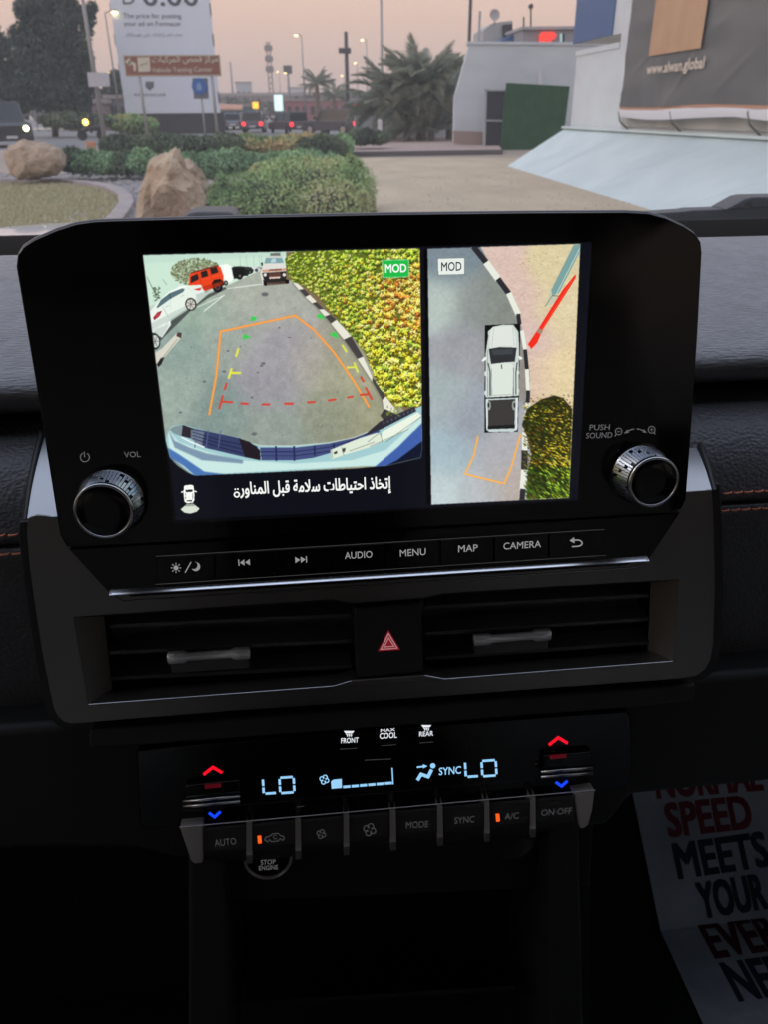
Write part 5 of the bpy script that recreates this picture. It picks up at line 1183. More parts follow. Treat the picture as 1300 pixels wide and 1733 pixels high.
# bush, blades raking outwards
BQ = z4((560, 720), (620, 700), (660, 712), (700, 760), (685, 1148), (500, 1155), (505, 1040), (520, 960), (500, 880), (478, 830), (500, 760))
pp(BQ, (40, 40, 16), 1, 2, clip=RM)
for k in range(1500):
    x = r_.uniform(885, 970); y = r_.uniform(668, 848)
    i, j = int((y - CY0) * SS), int((x - CX0) * SS)
    lim = 890 if y < 800 else 893
    if x < lim - 4 + 4 * r_.random(): continue
    if y < 690 and r_.random() > (y - 664) / 26: continue
    f_ = (y - 668) / 180; yl = math.exp(-((x - 950) ** 2) / 800 - ((y - 770) ** 2) / 1800) + .6 * math.exp(-((x - 945) ** 2) / 500 - ((y - 825) ** 2) / 500) + .35 * math.exp(-((y - 700) ** 2) / 300)
    c = r_.choice([(220, 200, 50), (200, 170, 30), (240, 226, 90)]) if r_.random() < yl * .55 else r_.choice([(44, 50, 18), (70, 76, 28), (96, 88, 30), (60, 96, 30), (30, 36, 16), (120, 110, 40), (110, 70, 26)])
    if y > 790: c = (c[0] * .8, min(255, c[1] * 1.08), c[2])
    leaf(x, y, 2.5 + 7 * f_ * r_.random(), .8 + .25 * f_, .35 + .35 * f_ + r_.uniform(-.3, .3), c, RM, .9)
# own pickup seen from above
CVm = RM
pp(z4((315, 392), (470, 385), (470, 470), (460, 860), (313, 865)), (16, 16, 18), clip=CVm)
pp(z4((330, 440), (328, 420), (352, 398), (395, 390), (440, 390), (462, 420), (465, 470), (464, 705), (318, 710), (318, 520)), (196, 206, 200), clip=CVm)
pp(z4((345, 404), (395, 394), (438, 396), (450, 440), (452, 488), (400, 482), (336, 492), (338, 430)), (214, 220, 212), clip=CVm)
pl(z4((356, 400), (350, 440), (346, 485)), (160, 170, 166), .8, .8, clip=CVm); pl(z4((437, 398), (441, 440), (444, 482)), (160, 170, 166), .8, .8, clip=CVm)
pp(z4((332, 496), (380, 488), (455, 490), (447, 552), (395, 556), (342, 562)), (44, 46, 50), clip=CVm); pp(z4((345, 500), (440, 494), (438, 520), (350, 524)), (66, 70, 74), .8, 2, clip=CVm)
pp(z4((342, 566), (395, 558), (437, 560), (442, 620), (438, 705), (345, 708), (344, 640)), (212, 220, 210), clip=CVm)
pl(z4((388, 566), (390, 582)), (40, 40, 44), 1.6, clip=CVm); pl(z4((350, 700), (432, 697)), (150, 160, 156), 1, clip=CVm)
pl(z4((330, 560), (338, 600), (338, 700)), (40, 42, 44), 1.8, clip=CVm); pl(z4((457, 556), (452, 600), (452, 695)), (40, 42, 44), 1.8, clip=CVm)
pl(z4((326, 500), (328, 706)), (120, 128, 126), .8, clip=CVm); pl(z4((344, 580), (346, 704)), (120, 130, 130), .8, clip=CVm); pl(z4((441, 580), (440, 704)), (90, 98, 110), 1.2, clip=CVm)
for x, y in ((319, 605), (319, 690), (460, 600), (460, 680)): pe(*z4((x, y))[0], 2.4, 4.6, (206, 212, 206), clip=CVm)
pp(z4((300, 548), (312, 532), (325, 530), (320, 545), (306, 552)), (224, 230, 224), clip=CVm); pp(z4((463, 526), (478, 532), (482, 540), (466, 545)), (224, 230, 224), clip=CVm)
pl(z4((318, 712), (466, 704)), (30, 30, 32), 1.6, clip=CVm)
pp(z4((318, 716), (462, 710), (458, 852), (440, 860), (335, 862), (322, 852)), (190, 204, 204), clip=CVm); pp(z4((330, 722), (448, 716), (446, 846), (328, 850)), (58, 56, 54), clip=CVm)
pp(z4((328, 835), (448, 829), (446, 846), (328, 850)), (28, 28, 30), clip=CVm); pl(z4((325, 716), (324, 850)), (226, 232, 228), 1.4, clip=CVm); pl(z4((457, 712), (453, 850)), (226, 232, 228), 1.4, clip=CVm)
for sx, x in ((1, 330), (-1, 446)):
    pe(*z4((x + 3 * sx, 745))[0], 3.2, 8, (150, 156, 150), clip=CVm); pe(*z4((x + 1 * sx, 743))[0], 1.6, 4.5, (40, 42, 44), clip=CVm)
pl(z4((284, 880), (268, 960), (228, 1046), (400, 1088), (430, 1020), (472, 872)), (238, 160, 58), 3.0, clip=RM); pl(z4((284, 880), (268, 960), (228, 1046), (400, 1088), (430, 1020), (472, 872)), (250, 186, 96), 1.2, clip=RM)
CV = blur3(CV)
# MOD badge of the right view
pp([(741, 438), (786.5, 437), (786.5, 465), (742, 466)], (222, 228, 222)); pl([(741, 438), (786.5, 437), (786.5, 465), (742, 466), (741, 438)], (110, 116, 112), 1.0)
# small car symbol with its rear zone
pp([(311, 823), (314, 821), (324, 820.5), (327, 822), (328.5, 832), (328.5, 846), (326, 851), (315, 851.5), (312, 848), (310.5, 834)], (240, 244, 236)); pp([(313.5, 829), (326, 828.3), (325, 832.5), (314.5, 833)], (20, 22, 28)); pp([(315.5, 846.5), (324.5, 846), (325, 848.3), (315.5, 848.8)], (30, 32, 38))
pl([(307, 833), (312, 831)], (230, 234, 228), 2); pl([(327, 831), (332, 832)], (230, 234, 228), 2); pl([(313.6, 834), (314, 845)], (60, 62, 66), .8); pl([(326, 834), (326, 845)], (60, 62, 66), .8)
pp([(305.5, 862), (316, 853), (327, 852.5), (337.5, 861), (332, 866), (322, 869), (312, 867.5)], (206, 214, 200)); pp([(316, 853), (327, 852.5), (331, 856), (312, 857)], (120, 126, 120), .7, 1)
# ---------- onto the mesh
qs = [ST.uv(240.5, 429), ST.uv(1002, 410), ST.uv(984, 847), ST.uv(298, 881)]
u0, u1 = qs[0][0], qs[1][0]; v1 = max(qs[0][1], qs[1][1]); v0 = min(qs[2][1], qs[3][1])
nu, nv = 770, 470
us = np.linspace(u0, u1, nu); vs_ = np.linspace(v0, v1, nv); U_, V_ = np.meshgrid(us, vs_)
WSC = 0.00015
oN = np.array(ST.O + ST.N * WSC); P3 = oN + U_[..., None] * np.array(ST.X) + V_[..., None] * np.array(ST.V)
d = P3 - np.array(EYE); zf = d @ np.array(FW); pxs = 650 + FPX * (d @ np.array(RT)) / zf; pys = 866.5 - FPX * (d @ np.array(UP)) / zf
jj = np.clip(((pxs - CX0) * SS - .5), 0, cvw - 2); ii = np.clip(((pys - CY0) * SS - .5), 0, cvh - 2)
j0 = jj.astype(int); i0 = ii.astype(int); fj = (jj - j0)[..., None]; fi = (ii - i0)[..., None]
colr = (CV[i0, j0] * (1 - fj) + CV[i0, j0 + 1] * fj) * (1 - fi) + (CV[i0 + 1, j0] * (1 - fj) + CV[i0 + 1, j0 + 1] * fj) * fi
colr = np.clip(colr * 1.04 + 2, 0, 255) / 255; colr = np.where(colr <= .04045, colr / 12.92, ((colr + .055) / 1.055) ** 2.4)
off_ = np.array(topmost(disp))
me = bpy.data.meshes.new("screen"); nvt = nu * nv
me.vertices.add(nvt); me.vertices.foreach_set("co", (P3 - off_).reshape(-1).astype(np.float32))
idx = np.arange(nvt).reshape(nv, nu); q = np.stack([idx[:-1, :-1], idx[:-1, 1:], idx[1:, 1:], idx[1:, :-1]], -1).reshape(-1, 4); nf = len(q)
me.loops.add(nf * 4); me.loops.foreach_set("vertex_index", q.reshape(-1).astype(np.int32)); me.polygons.add(nf)
me.polygons.foreach_set("loop_start", np.arange(0, nf * 4, 4, dtype=np.int32)); me.polygons.foreach_set("loop_total", np.full(nf, 4, dtype=np.int32)); me.update(calc_edges=True)
ca = me.color_attributes.new("picture", 'FLOAT_COLOR', 'POINT'); ca.data.foreach_set("color", np.concatenate([colr, np.ones(colr.shape[:2] + (1,))], -1).reshape(-1).astype(np.float32))
sm = bpy.data.materials.new("lit_screen_picture"); sm.use_nodes = True; b = sm.node_tree.nodes['Principled BSDF']
an = sm.node_tree.nodes.new('ShaderNodeVertexColor'); an.layer_name = "picture"; sm.node_tree.links.new(an.outputs[0], b.inputs['Emission Color']); b.inputs['Emission Strength'].default_value = 1.0
b.inputs['Base Color'].default_value = (0.003, 0.003, 0.003, 1); b.inputs['Roughness'].default_value = 0.1
me.materials.append(sm); screen = link(bpy.data.objects.new("screen", me), disp)
scr_white = EM("screen_white", (244, 248, 244), 1.0); scr_dark = EM("screen_dark_print", (40, 44, 44), 1.0)
Ink(ST, 0.0003).text("MOD", (652.5, 462), (688, 461), 14, 0.03).build("mode_badge_lettering", scr_white, screen)
Ink(ST, 0.0003).text("MOD", (747.5, 459.5), (781.5, 458.5), 15, 0.015).build("mode_badge_lettering", scr_dark, screen)
ar = 'ﺇﺗﺨﺎﺫ ﺍﺣﺘﻴﺎﻃﺎﺕ ﺳﻼﻣﺔ ﻗﺒﻞ ﺍﻟﻤﻨﺎﻭﺭ'
I = Ink(ST, 0.0003).text(ar[::-1], (407, 845), (662, 834.5), 29, 0.018)
I.arc(400.5, 837, 4.2, 0, 360, 2.4, ry=4.0); I.disc(397.8, 828, 1.4).disc(402.2, 827.7, 1.4); I.build("warning_lettering", scr_white, screen)


# knobs
def knob(px, py, r):
    u, v = ST.uv(px, py)
    O = ST.P(u, v, 0)
    k = MB().lathe(O, ST.N, [(0.0002, r * 1.16), (0.0012, r * 1.16), (0.0014, r * 1.06)], 64, True, False).build("knob_collar", gloss_black, disp, smooth=False)
    n = 72; vs = []
    body = MB()
    prof = [(0.0008, r * 1.07), (0.0018, r * 1.08), (0.0026, r * 1.05), (0.0150, r * 0.86), (0.0156, r * 0.93)]
    body.lathe(O, ST.N, prof, n, False, False)
    b = body.build("knob", M("knurled_chrome", (0.78, 0.78, 0.80), 0.16, metal=1.0), disp, smooth=False)
    # fine facets pressed into the barrel
    a = Vector((1, 0, 0)); bb = ST.N.cross(a); fc = MB()
    for i in range(56):
        t0 = 2 * math.pi * (i + 0.12) / 56; t1 = 2 * math.pi * (i + 0.88) / 56
        for j in range(4):
            if (i * 7 + j * 5) % 9 == 0: continue
            h0 = 0.0034 + j * 0.0028; h1 = h0 + 0.0023
            def q(t, h, e): 
                rr = (r * 1.05 - (h - 0.0026) / 0.0124 * r * 0.19) + e
                return O + ST.N * h + (a * math.cos(t) + bb * math.sin(t)) * rr
            fc.add([q(t0, h0, 0), q(t1, h0, 0), q(t1, h1, 0), q(t0, h1, 0), q(t0, h0 + .0002, .0007), q(t1, h0 + .0002, .0007), q(t1, h1 - .0001, .0001), q(t0, h1 - .0001, .0001)],
                   [(4, 5, 6, 7), (0, 1, 5, 4), (1, 2, 6, 5), (2, 3, 7, 6), (3, 0, 4, 7)])
    f = fc.build("knurling", M("knurl_chrome", (0.6, 0.64, 0.72), 0.24, metal=1.0), b); f['kind'] = 'stuff'
    MB().lathe(O, ST.N, [(0.0154, r * 0.93), (0.0170, r * 0.955), (0.0182, r * 0.93), (0.0186, r * 0.87), (0.0182, r * 0.83), (0.0172, r * 0.82)], 72, False, False).build("knob_ring", chrome_dim, b, smooth=True)
    MB().lathe(O, ST.N, [(0.0160, r * 0.835), (0.0176, r * 0.825), (0.0180, r * 0.78), (0.01785, r * 0.4)], 72, False, True).build("knob_cap", gloss_black, b, smooth=True)
    return b
knob(190, 846, 0.0140)
knob(1081, 800, 0.0134)

# ---------------------------------------------------------------- centre trim with air vents
WB = -0.0065
vent = thing("centre_vent_panel", ST.P(0, -0.16, WB), "dark satin silver trim below the display with two air vents and a hazard button", "air vent panel")
outer = [(62, 872), (47, 876), (45, 905), (50, 960), (58, 1020), (70, 1098), (84, 1170), (90, 1198), (97, 1213), (107, 1221), (122, 1225),
         (400, 1203), (700, 1182), (1000, 1160), (1150, 1149), (1178, 1144), (1194, 1133), (1203, 1117), (1208, 1090), (1211, 1000), (1209, 900), (1207, 850), (1205, 828), (1165, 832), (640, 905)]
opening = [(125, 1045), (564, 1015), (594, 1022), (716, 1013), (748, 1005), (1149, 981), (1139, 1119), (753, 1149), (719, 1143), (595, 1152), (565, 1161), (150, 1192)]
front = [[ST.pt(x, y, WB) for x, y in outer], [ST.pt(x, y, WB) for x, y in opening]]
MB().slab_with_holes(front, ST.N * -0.012).build("trim_frame", bezel_mat, vent, bevel=0.0012)
# upper wings of the trim, turned back towards the windscreen
def wing(p, q, r_, s_, e0, e1):     # p,q fold edge; r_,s_ top edge, deeper; e0,e1 outer ends for the dark gap strip
    rows, edge = [], []
    for k in range(9):
        t = k / 8; w = WB - 0.050 * (0.75 * t + 0.25 * t * t)
        x0, y0 = lerp(p, s_, t); x1, y1 = lerp(q, r_, t); xe, ye = lerp(e0, e1, t)
        bulge = 3.5 * math.sin(math.pi * t)
        if xe < x0: x0 -= bulge; xe -= bulge
        else: x1 += bulge; xe += bulge
        rows.append([ST.pt(x0, y0, w), ST.pt(x1, y1, w)])
        xi, yi = (x0, y0) if xe < x0 else (x1, y1)
        edge.append([ST.pt(xe, ye, w - .004), ST.pt((xe * 2 + xi) / 3, (ye * 2 + yi) / 3, w + .001), ST.pt((xe + 2 * xi) / 3, (ye + 2 * yi) / 3, w + .001), ST.pt(xi, yi, w - .001)])
    return rows, edge
lit_wing_mat = M("sky_lit_wing_silver", (0.50, 0.51, 0.53), 0.36, metal=0.75, bump=(2600, 0.1, 0.0002))  # lighter copy of the trim silver: the sky's sheen put into its colour
edge_mat = M("wing_gap_strip", (0.02, 0.02, 0.021), 0.45)  # dark strip carrying the shaded gap on up beside the wing
for args in (((46, 877), (108, 873), (96, 738), (76, 738), (37, 880), (66, 728)), ((1160, 832), (1205, 829), (1168, 735), (1140, 735), (1214, 828), (1180, 724))):
    rw, eg = wing(*args)
    MB().loft(rw).build("trim_wing", lit_wing_mat, vent, smooth=True); MB().loft(eg).build("wing_gap_strip", edge_mat, vent, smooth=True)
inner = [(176, 1043), (564, 1018), (594, 1024), (716, 1015), (748, 1008), (1102, 985), (1096, 1102), (757, 1129), (719, 1140), (595, 1148), (562, 1141), (190, 1168)]
WI = WB - 0.016
def ring_quads(ids):
    mb = MB()
    for i in ids:
        j = (i + 1) % 12
        a, b = opening[i], opening[j]; c, d = inner[j], inner[i]
        mb.quad(ST.pt(*a, WB - 0.0002), ST.pt(*b, WB - 0.0002), ST.pt(*c, WI), ST.pt(*d, WI))
    return mb
ring_quads([11]).build("side_chamfer", chamfer_mat, vent)
ring_quads([5]).build("side_chamfer", chamfer_mat, vent)
ring_quads([6, 7, 8, 9, 10]).build("lower_lip", M("lip_satin_grey", (0.30, 0.30, 0.31), 0.35, metal=0.8), vent)
ring_quads([0, 1, 2, 3, 4]).build("upper_lip", black_plastic, vent)
# bright edge along the lip
e = MB()
for a, b in ((6, 7), (7, 8), (9, 10), (10, 11)):
    e.tube([ST.pt(*opening[a], WB + 0.0001), ST.pt(*opening[b], WB + 0.0001)], 0.00028, 6)
e.tube([ST.pt(*opening[11], WB + 0.0001), ST.pt(*inner[11], WI)], 0.00025, 6)
e.tube([ST.pt(*opening[6], WB + 0.0001), ST.pt(*inner[6], WI)], 0.00025, 6)
e.build("lip_edge", chrome_dim, vent)
# dark cavity
cav = MB(); cpts = [ST.pt(x, y, WI) for x, y in [(170, 1040), (1108, 980), (1100, 1106), (184, 1172)]]
cav.prism(cpts, ST.N * -0.05); cav.f = [f for f in cav.f[1:]]
cav.build("vent_cavity", M("cavity_black", (0.004, 0.004, 0.004), 0.8), vent)
def vslat(x0, x1, yl, yr, wdt=0.012):
    mb = MB()
    a0 = ST.pt(x0, yl, WI + 0.001); a1 = ST.pt(x1, yr, WI + 0.001)
    back = ST.N * -wdt + ST.V * 0.0030
    t = ST.V * -0.0024
    mb.prism([a0, a1, a1 + t, a0 + t], back)
    return mb.build("vent_slat", slat_mat, vent, bevel=0.0004)
for k, (yl, yr) in enumerate(((1057, 1038), (1102, 1082), (1146, 1125))): vslat(184, 595, yl, yr)
for k, (yl, yr) in enumerate(((1025, 1005), (1070, 1045), (1112, 1085))): vslat(720, 1099, yl, yr)
def slider(x0, y0, x1, y1):
    s = MB()
    A = ST.pt(x0, y0, WI + 0.006); B = ST.pt(x1, y1, WI + 0.006); d = B - A; up = ST.V
    prof = [(0, 0.0030), (0.015, 0.0035), (0.20, 0.0035), (0.24, 0.0024), (0.76, 0.0024), (0.80, 0.0035), (0.985, 0.0035), (1, 0.0030)]
    pts = [A + d * t for t, r in prof]
    rows = []
    for p, (t, r) in zip(pts, prof):
        rows.append([p + ST.N * (r * 0.9 * math.cos(a)) + up * (r * math.sin(a)) for a in [math.radians(g) for g in range(0, 360, 30)]])
    s.loft(rows, closed=True); s.add(rows[0], [tuple(range(11, -1, -1))]); s.add(rows[-1], [tuple(range(12))])
    o = s.build("vent_slider", M("slider_chrome", (0.9, 0.92, 0.95), 0.28, metal=0.5), vent, smooth=True)
    md = o.modifiers.new("e", 'EDGE_SPLIT'); md.split_angle = math.radians(50)
    q = MB().prism([A - up * .001 + d * .02, B - up * .001 - d * .02, B - up * 0.0095 - d * .02, A - up * 0.0095 + d * .02], ST.N * -0.006)
    q.build("slider_tab", slat_mat, o, bevel=0.0004)
slider(284, 1113, 423, 1104)
slider(802, 1083, 932, 1073)
hz = slab(ST, [(598, 1027), (612, 1029), (714, 1019), (718, 1138), (604, 1148)], WB - 0.001, WB - 0.02, "hazard_button", M("hazard_key", (0.022, 0.022, 0.022), 0.5), vent, bevel=0.0012)
I = Ink(ST, WB - 0.0007); I.poly([(657.5, 1066), (677.5, 1099.5), (639.5, 1102)]); I.build("hazard_triangle", haz_red, hz)
I = Ink(ST, WB - 0.0005)
I.stroke([(657.8, 1072), (672.5, 1096.8), (644.6, 1098.8)], 1.5, True).stroke([(658, 1079.5), (666.8, 1093.6), (650.2, 1094.8)], 1.4, True); I.build("hazard_outline", haz_white, hz)

# ---------------------------------------------------------------- climate control panel
WC = -0.014
clim = thing("climate_control_panel", ST.P(0, -0.25, WC), "piano black climate panel with lit LO readouts above a row of grey keys", "climate control")
face_px = [(231, 1270), (300, 1262), (650, 1234), (1000, 1208), (1062, 1204), (1068, 1215), (1071, 1325), (1060, 1334), (1012, 1337), (700, 1363), (300, 1399), (246, 1404), (236, 1396)]
slab(ST, face_px, WC, WC - 0.02, "glossy_face", gloss_black, clim, bevel=0.001)
# lip overhanging the row of upper soft keys
slab(ST, [(150, 1236), (1180, 1158), (1176, 1185), (1060, 1200), (720, 1226), (236, 1263), (150, 1268)], WC + 0.004, WC - 0.03, "upper_lip", black_plastic, clim, bevel=0.002)
WT = WC + 0.00025
I = Ink(ST, WT)
def defrost(I, cx, cy, s=1.0):
    I.poly([(cx - 9 * s, cy - 4 * s), (cx + 9 * s, cy - 4 * s), (cx + 6 * s, cy + 0.0 * s), (cx - 6 * s, cy + 0.0 * s)])
    for k in (-4, 0, 4): I.stroke([(cx + k * s - 1.2 * s, cy + .8 * s), (cx + k * s * .8 + 1.2 * s, cy + 3 * s), (cx + k * s * .8, cy + 5.5 * s)], 1.6 * s)
defrost(I, 590.5, 1240.5); I.text("FRONT", (577, 1257.5), (606.5, 1256), 8.5, 0.012); I.build("front_demist_label", lit_white, clim)
I = Ink(ST, WT); I.text("MAX", (644, 1238.5), (669, 1236.5), 5.0, 0.006).text("COOL", (642.5, 1250), (672, 1248), 9.5, 0.012); I.build("max_cool_label", lit_white, clim)
I = Ink(ST, WT); defrost(I, 722, 1230.5, 0.95); I.text("REAR", (710, 1246), (733.5, 1244.5), 8.0, 0.01); I.build("rear_demist_label", lit_white, clim)
I = Ink(ST, WT); I.stroke([(575, 1267.5), (604, 1265.8)], 0.8).stroke([(645, 1261.5), (671, 1259.8)], 0.7).stroke([(711, 1257), (734, 1255.3)], 0.8).stroke([(617, 1286), (662, 1284)], 0.9).stroke([(502, 1365), (514, 1364)], 0.9); I.build("button_seams", ink_dim, clim)
def lo(x, y, sk=0.0):
    I = Ink(ST, WT); s = -0.07
    def p(a, b): return (x + a + b * 0.06, y + b + a * s)
    I.stroke([p(1.5, 1), p(1.5, 12)], 4.0).stroke([p(1.5, 14.5), p(1.5, 24)], 4.0).stroke([p(4.5, 25), p(22, 25)], 4.0)
    I.stroke([p(31, 0), p(52, 0)], 3.9).stroke([p(29.5, 2), p(29.5, 12)], 4.0).stroke([p(29.5, 14.5), p(29.5, 24)], 4.0)
    I.stroke([p(53.5, 2), p(53.5, 12)], 4.0).stroke([p(53.5, 14.5), p(53.5, 24)], 4.0).stroke([p(31, 26), p(52, 26)], 3.9)
    I.build("temperature_readout", lit_blue, clim)
lo(443, 1318); lo(786, 1289.5)
def fan(I, cx, cy, r, w):
    for k in range(4):
        a = math.radians(90 * k + 20); ox, oy = cx + r * .5 * math.cos(a), cy + r * .5 * math.sin(a)
        I.arc(ox, oy, r * 0.42, math.degrees(-a) - 150, math.degrees(-a) + 150, w, n=10)
I = Ink(ST, WT); fan(I, 548.5, 1319, 8.5, 1.7)
I.poly([(560, 1322), (564, 1319), (578, 1317.5), (578.5, 1333), (561, 1334.5)])
for k in range(6):
    x = 580.5 + 14.2 * k; I.stroke([(x, 1331.5 - (x - 580) * .085), (x + 12.2, 1330.5 - (x - 580) * .085)], 4.2)
I.stroke([(664, 1299), (665.5, 1327)], 2.0)
I.build("fan_speed_readout", lit_blue, clim)
I = Ink(ST, WT); I.disc(733, 1295.5, 4.4).stroke([(706, 1298), (718, 1296.5)], 2.6).poly([(716, 1293), (724, 1296), (716.5, 1300)])
I.stroke([(731, 1302), (725, 1314), (713, 1310), (707, 1320)], 5.6); I.stroke([(727, 1318.5), (737, 1304)], 0.01)
I.build("airflow_symbol", lit_blue, clim)
Ink(ST, WT).text("SYNC", (743.5, 1311.5), (780.5, 1308.5), 12.5, 0.014).build("sync_readout", lit_blue, clim)
def arrows(x, y, x2, y2):
    Ink(ST, WT).stroke([(x - 16, y + 7.5), (x, y - 5), (x + 16, y + 4.5)], 5.2).build("warmer_arrow", lit_red, clim)
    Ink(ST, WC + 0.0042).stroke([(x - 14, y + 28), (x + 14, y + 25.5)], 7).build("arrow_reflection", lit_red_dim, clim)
    Ink(ST, WT).stroke([(x2 - 10, y2 - 4), (x2, y2 + 3), (x2 + 10, y2 - 6)], 4.8).build("cooler_arrow", lit_deepblue, clim)
arrows(360, 1303, 363, 1379); arrows(945.5, 1253, 951, 1327)
def toggle(x0, y0, x1, y1):
    t = slab(ST, [(x0 + 5, y0 - 26), (x1 - 1, y1 - 26), (x1 + 1, y1 + 6), (x0 + 1, y0 + 6)], WC + 0.004, WC - 0.004, "temperature_toggle", gloss_black, clim, bevel=0.001)
    for dy in (0.5, 9.0):
        MB().tube([ST.pt(x0, y0 + dy, WC + 0.0055), ST.pt(x1, y1 + dy, WC + 0.0055)], 0.0011, 10).build("toggle_bar", chrome_dim, t, smooth=True)
toggle(309, 1356, 406, 1346.5); toggle(916, 1305.5, 1004, 1298.5)
# piano keys
def krow(x): return 1399.5 + (x - 305) * (1337.5 - 1399.5) / (1005 - 305)
edges = [(343, 415.5), (426, 498.5), (509, 580.5), (590.5, 660), (670.5, 740), (750, 820), (829, 897.5), (907, 972)]
kb = [1462, 1455, 1448, 1440, 1432, 1425, 1418, 1410]
WK = WC + 0.006
kobj = []
for i, (a, b) in enumerate(edges):
    sk = 1.6 if i == 0 else 0
    h = kb[i] - krow(a)
    rows = []
    for t, w in ((0.0, WC + 0.001), (0.02, WK - 0.0005), (0.10, WK), (0.66, WK), (0.74, WK - 0.0006), (0.86, WK - 0.004), (1.0, WK - 0.013)):
        ya = krow(a) + 4 + (h - 4) * t; yb = krow(b) + 4 + (h - 4) * t
        rows.append([ST.pt(a + sk * t, ya, w), ST.pt(b + 1.5 * t, yb, w)])
    mb = MB().loft(rows)
    L = [r[0] for r in rows]; Rr = [r[1] for r in rows]; bk = ST.N * -0.012
    mb.loft([[p + bk for p in L], L]); mb.loft([Rr, [p + bk for p in Rr]])
    kobj.append(mb.build("climate_key", key_mat, clim, smooth=False))
for i in range(7):
    x0, x1 = edges[i][1], edges[i + 1][0]; y = krow(x0); yb = kb[i] - 1
    rows = []
    for t, w in ((0.0, WC), (0.02, WK + 0.0012), (0.72, WK + 0.0012), (0.80, WK + 0.0016), (0.86, WK - 0.001), (1.0, WK - 0.007)):
        yy = y + (yb - y) * t; rows.append([ST.pt(x0 + 1, yy, w), ST.pt(x1 - 0.5 + 1.2 * t, yy - 0.8, w)])
    mb = MB().loft(rows); bk = ST.N * -0.01
    mb.loft([[r[0] + bk for r in rows], [r[0] for r in rows]]); mb.loft([[r[1] for r in rows], [r[1] + bk for r in rows]])
    mb.build("key_divider", silver_sep, clim)
slab(ST, [(303, 1400), (343, 1396.5), (343, 1461), (328, 1462.5), (322, 1456)], WK + 0.001, WK - 0.008, "end_wedge", silver_sep, clim, bevel=0.0012)
slab(ST, [(972, 1342), (1008, 1336.5), (1004, 1370), (997, 1396), (990, 1402), (982, 1403)], WK + 0.001, WK - 0.008, "end_wedge", silver_sep, clim, bevel=0.0012)
e = MB(); e.tube([ST.pt(303, 1399.5, WK + 0.001), ST.pt(1008, 1336.5, WK + 0.001)], 0.00035, 6); e.build("key_row_edge", silver_sep, clim)
WL = WK + 0.0002
def ktext(i, s, L, R2, h):
    Ink(ST, WL).text(s, L, R2, h, 0.0).build("key_lettering", ink_dim, kobj[i])
ktext(0, "AUTO", (363.5, 1432), (400, 1428.5), 11.5)
I = Ink(ST, WL)
I.stroke([(447.5, 1421), (449, 1416.5), (456, 1414.5), (461, 1410.5), (470, 1409.5), (474, 1413.5), (480, 1415), (480.5, 1419.5), (478, 1421.5), (474, 1418.5), (470.5, 1422.5), (459, 1423.8), (456, 1420.5), (452.5, 1424)], 1.4, True)
I.arc(465.5, 1416, 3.2, 40, 330, 1.2).build("recirculation_symbol", ink_dim, kobj[1])
I = Ink(ST, WL); fan(I, 543.5, 1411, 8.6, 1.4); I.build("fan_symbol", ink_dim, kobj[2])
I = Ink(ST, WL); fan(I, 625.5, 1403.5, 11.5, 1.6); I.build("fan_symbol", ink_dim, kobj[3])
ktext(4, "MODE", (687.5, 1401.5), (725, 1399.5), 11.0)
ktext(5, "SYNC", (769.5, 1394), (803.5, 1391), 11.0)
ktext(6, "A/C", (854.5, 1387), (878.5, 1385), 11.0)
ktext(7, "ON·OFF", (916.5, 1380.5), (968, 1376.5), 10.5)
def led(i, x, y):
    Ink(ST, WL).poly([(x - 3, y - 6.5), (x + 3, y - 7), (x + 4, y + 6), (x - 2, y + 6.5)]).build("indicator_light", lit_amber, kobj[i])
led(1, 438.5, 1420.5); led(6, 842.5, 1383.5)

# ---------------------------------------------------------------- start button and lower console
WS = -0.034
LOWER = Frame(ST.P(0, 0, 0), ST.X, ST.V)
sb = thing("engine_start_button", ST.pt(453, 1459, WS), "round engine stop button with silver ring, half hidden under the grey keys", "start button")
u, v = ST.uv(453, 1457, WS + 0.006); O = ST.P(u, v, WS)
MB().lathe(O, ST.N, [(0, 0.0152), (0.004, 0.0150), (0.0055, 0.0143), (0.0055, 0.0134), (0.003, 0.0132)], 64, False, False).build("button_ring", silver_sep, sb, smooth=True)
MB().lathe(O, ST.N, [(0.001, 0.0131), (0.004, 0.0130), (0.0045, 0.0122)], 64, False, True).build("button_cap", gloss_black, sb)
Ink(ST, WS + 0.0048).text("ENGINE", (438, 1472.5), (470, 1470.5), 7.5, 0.01).text("STOP", (441, 1463), (466, 1461.5), 8.0, 0.01).build("button_lettering", ink_grey, sb)
sock = thing("power_socket", ST.pt(872, 1425, WS), "dim round black socket under the keys, right of the start button", "power socket")
u, v = ST.uv(872, 1423, WS + 0.004); O = ST.P(u, v, WS)
MB().lathe(O, ST.N, [(0, 0.0145), (0.0035, 0.0143), (0.0045, 0.0135), (0.0030, 0.0125), (0.001, 0.012)], 48, False, True).build("socket_ring", black_plastic, sock, smooth=True)

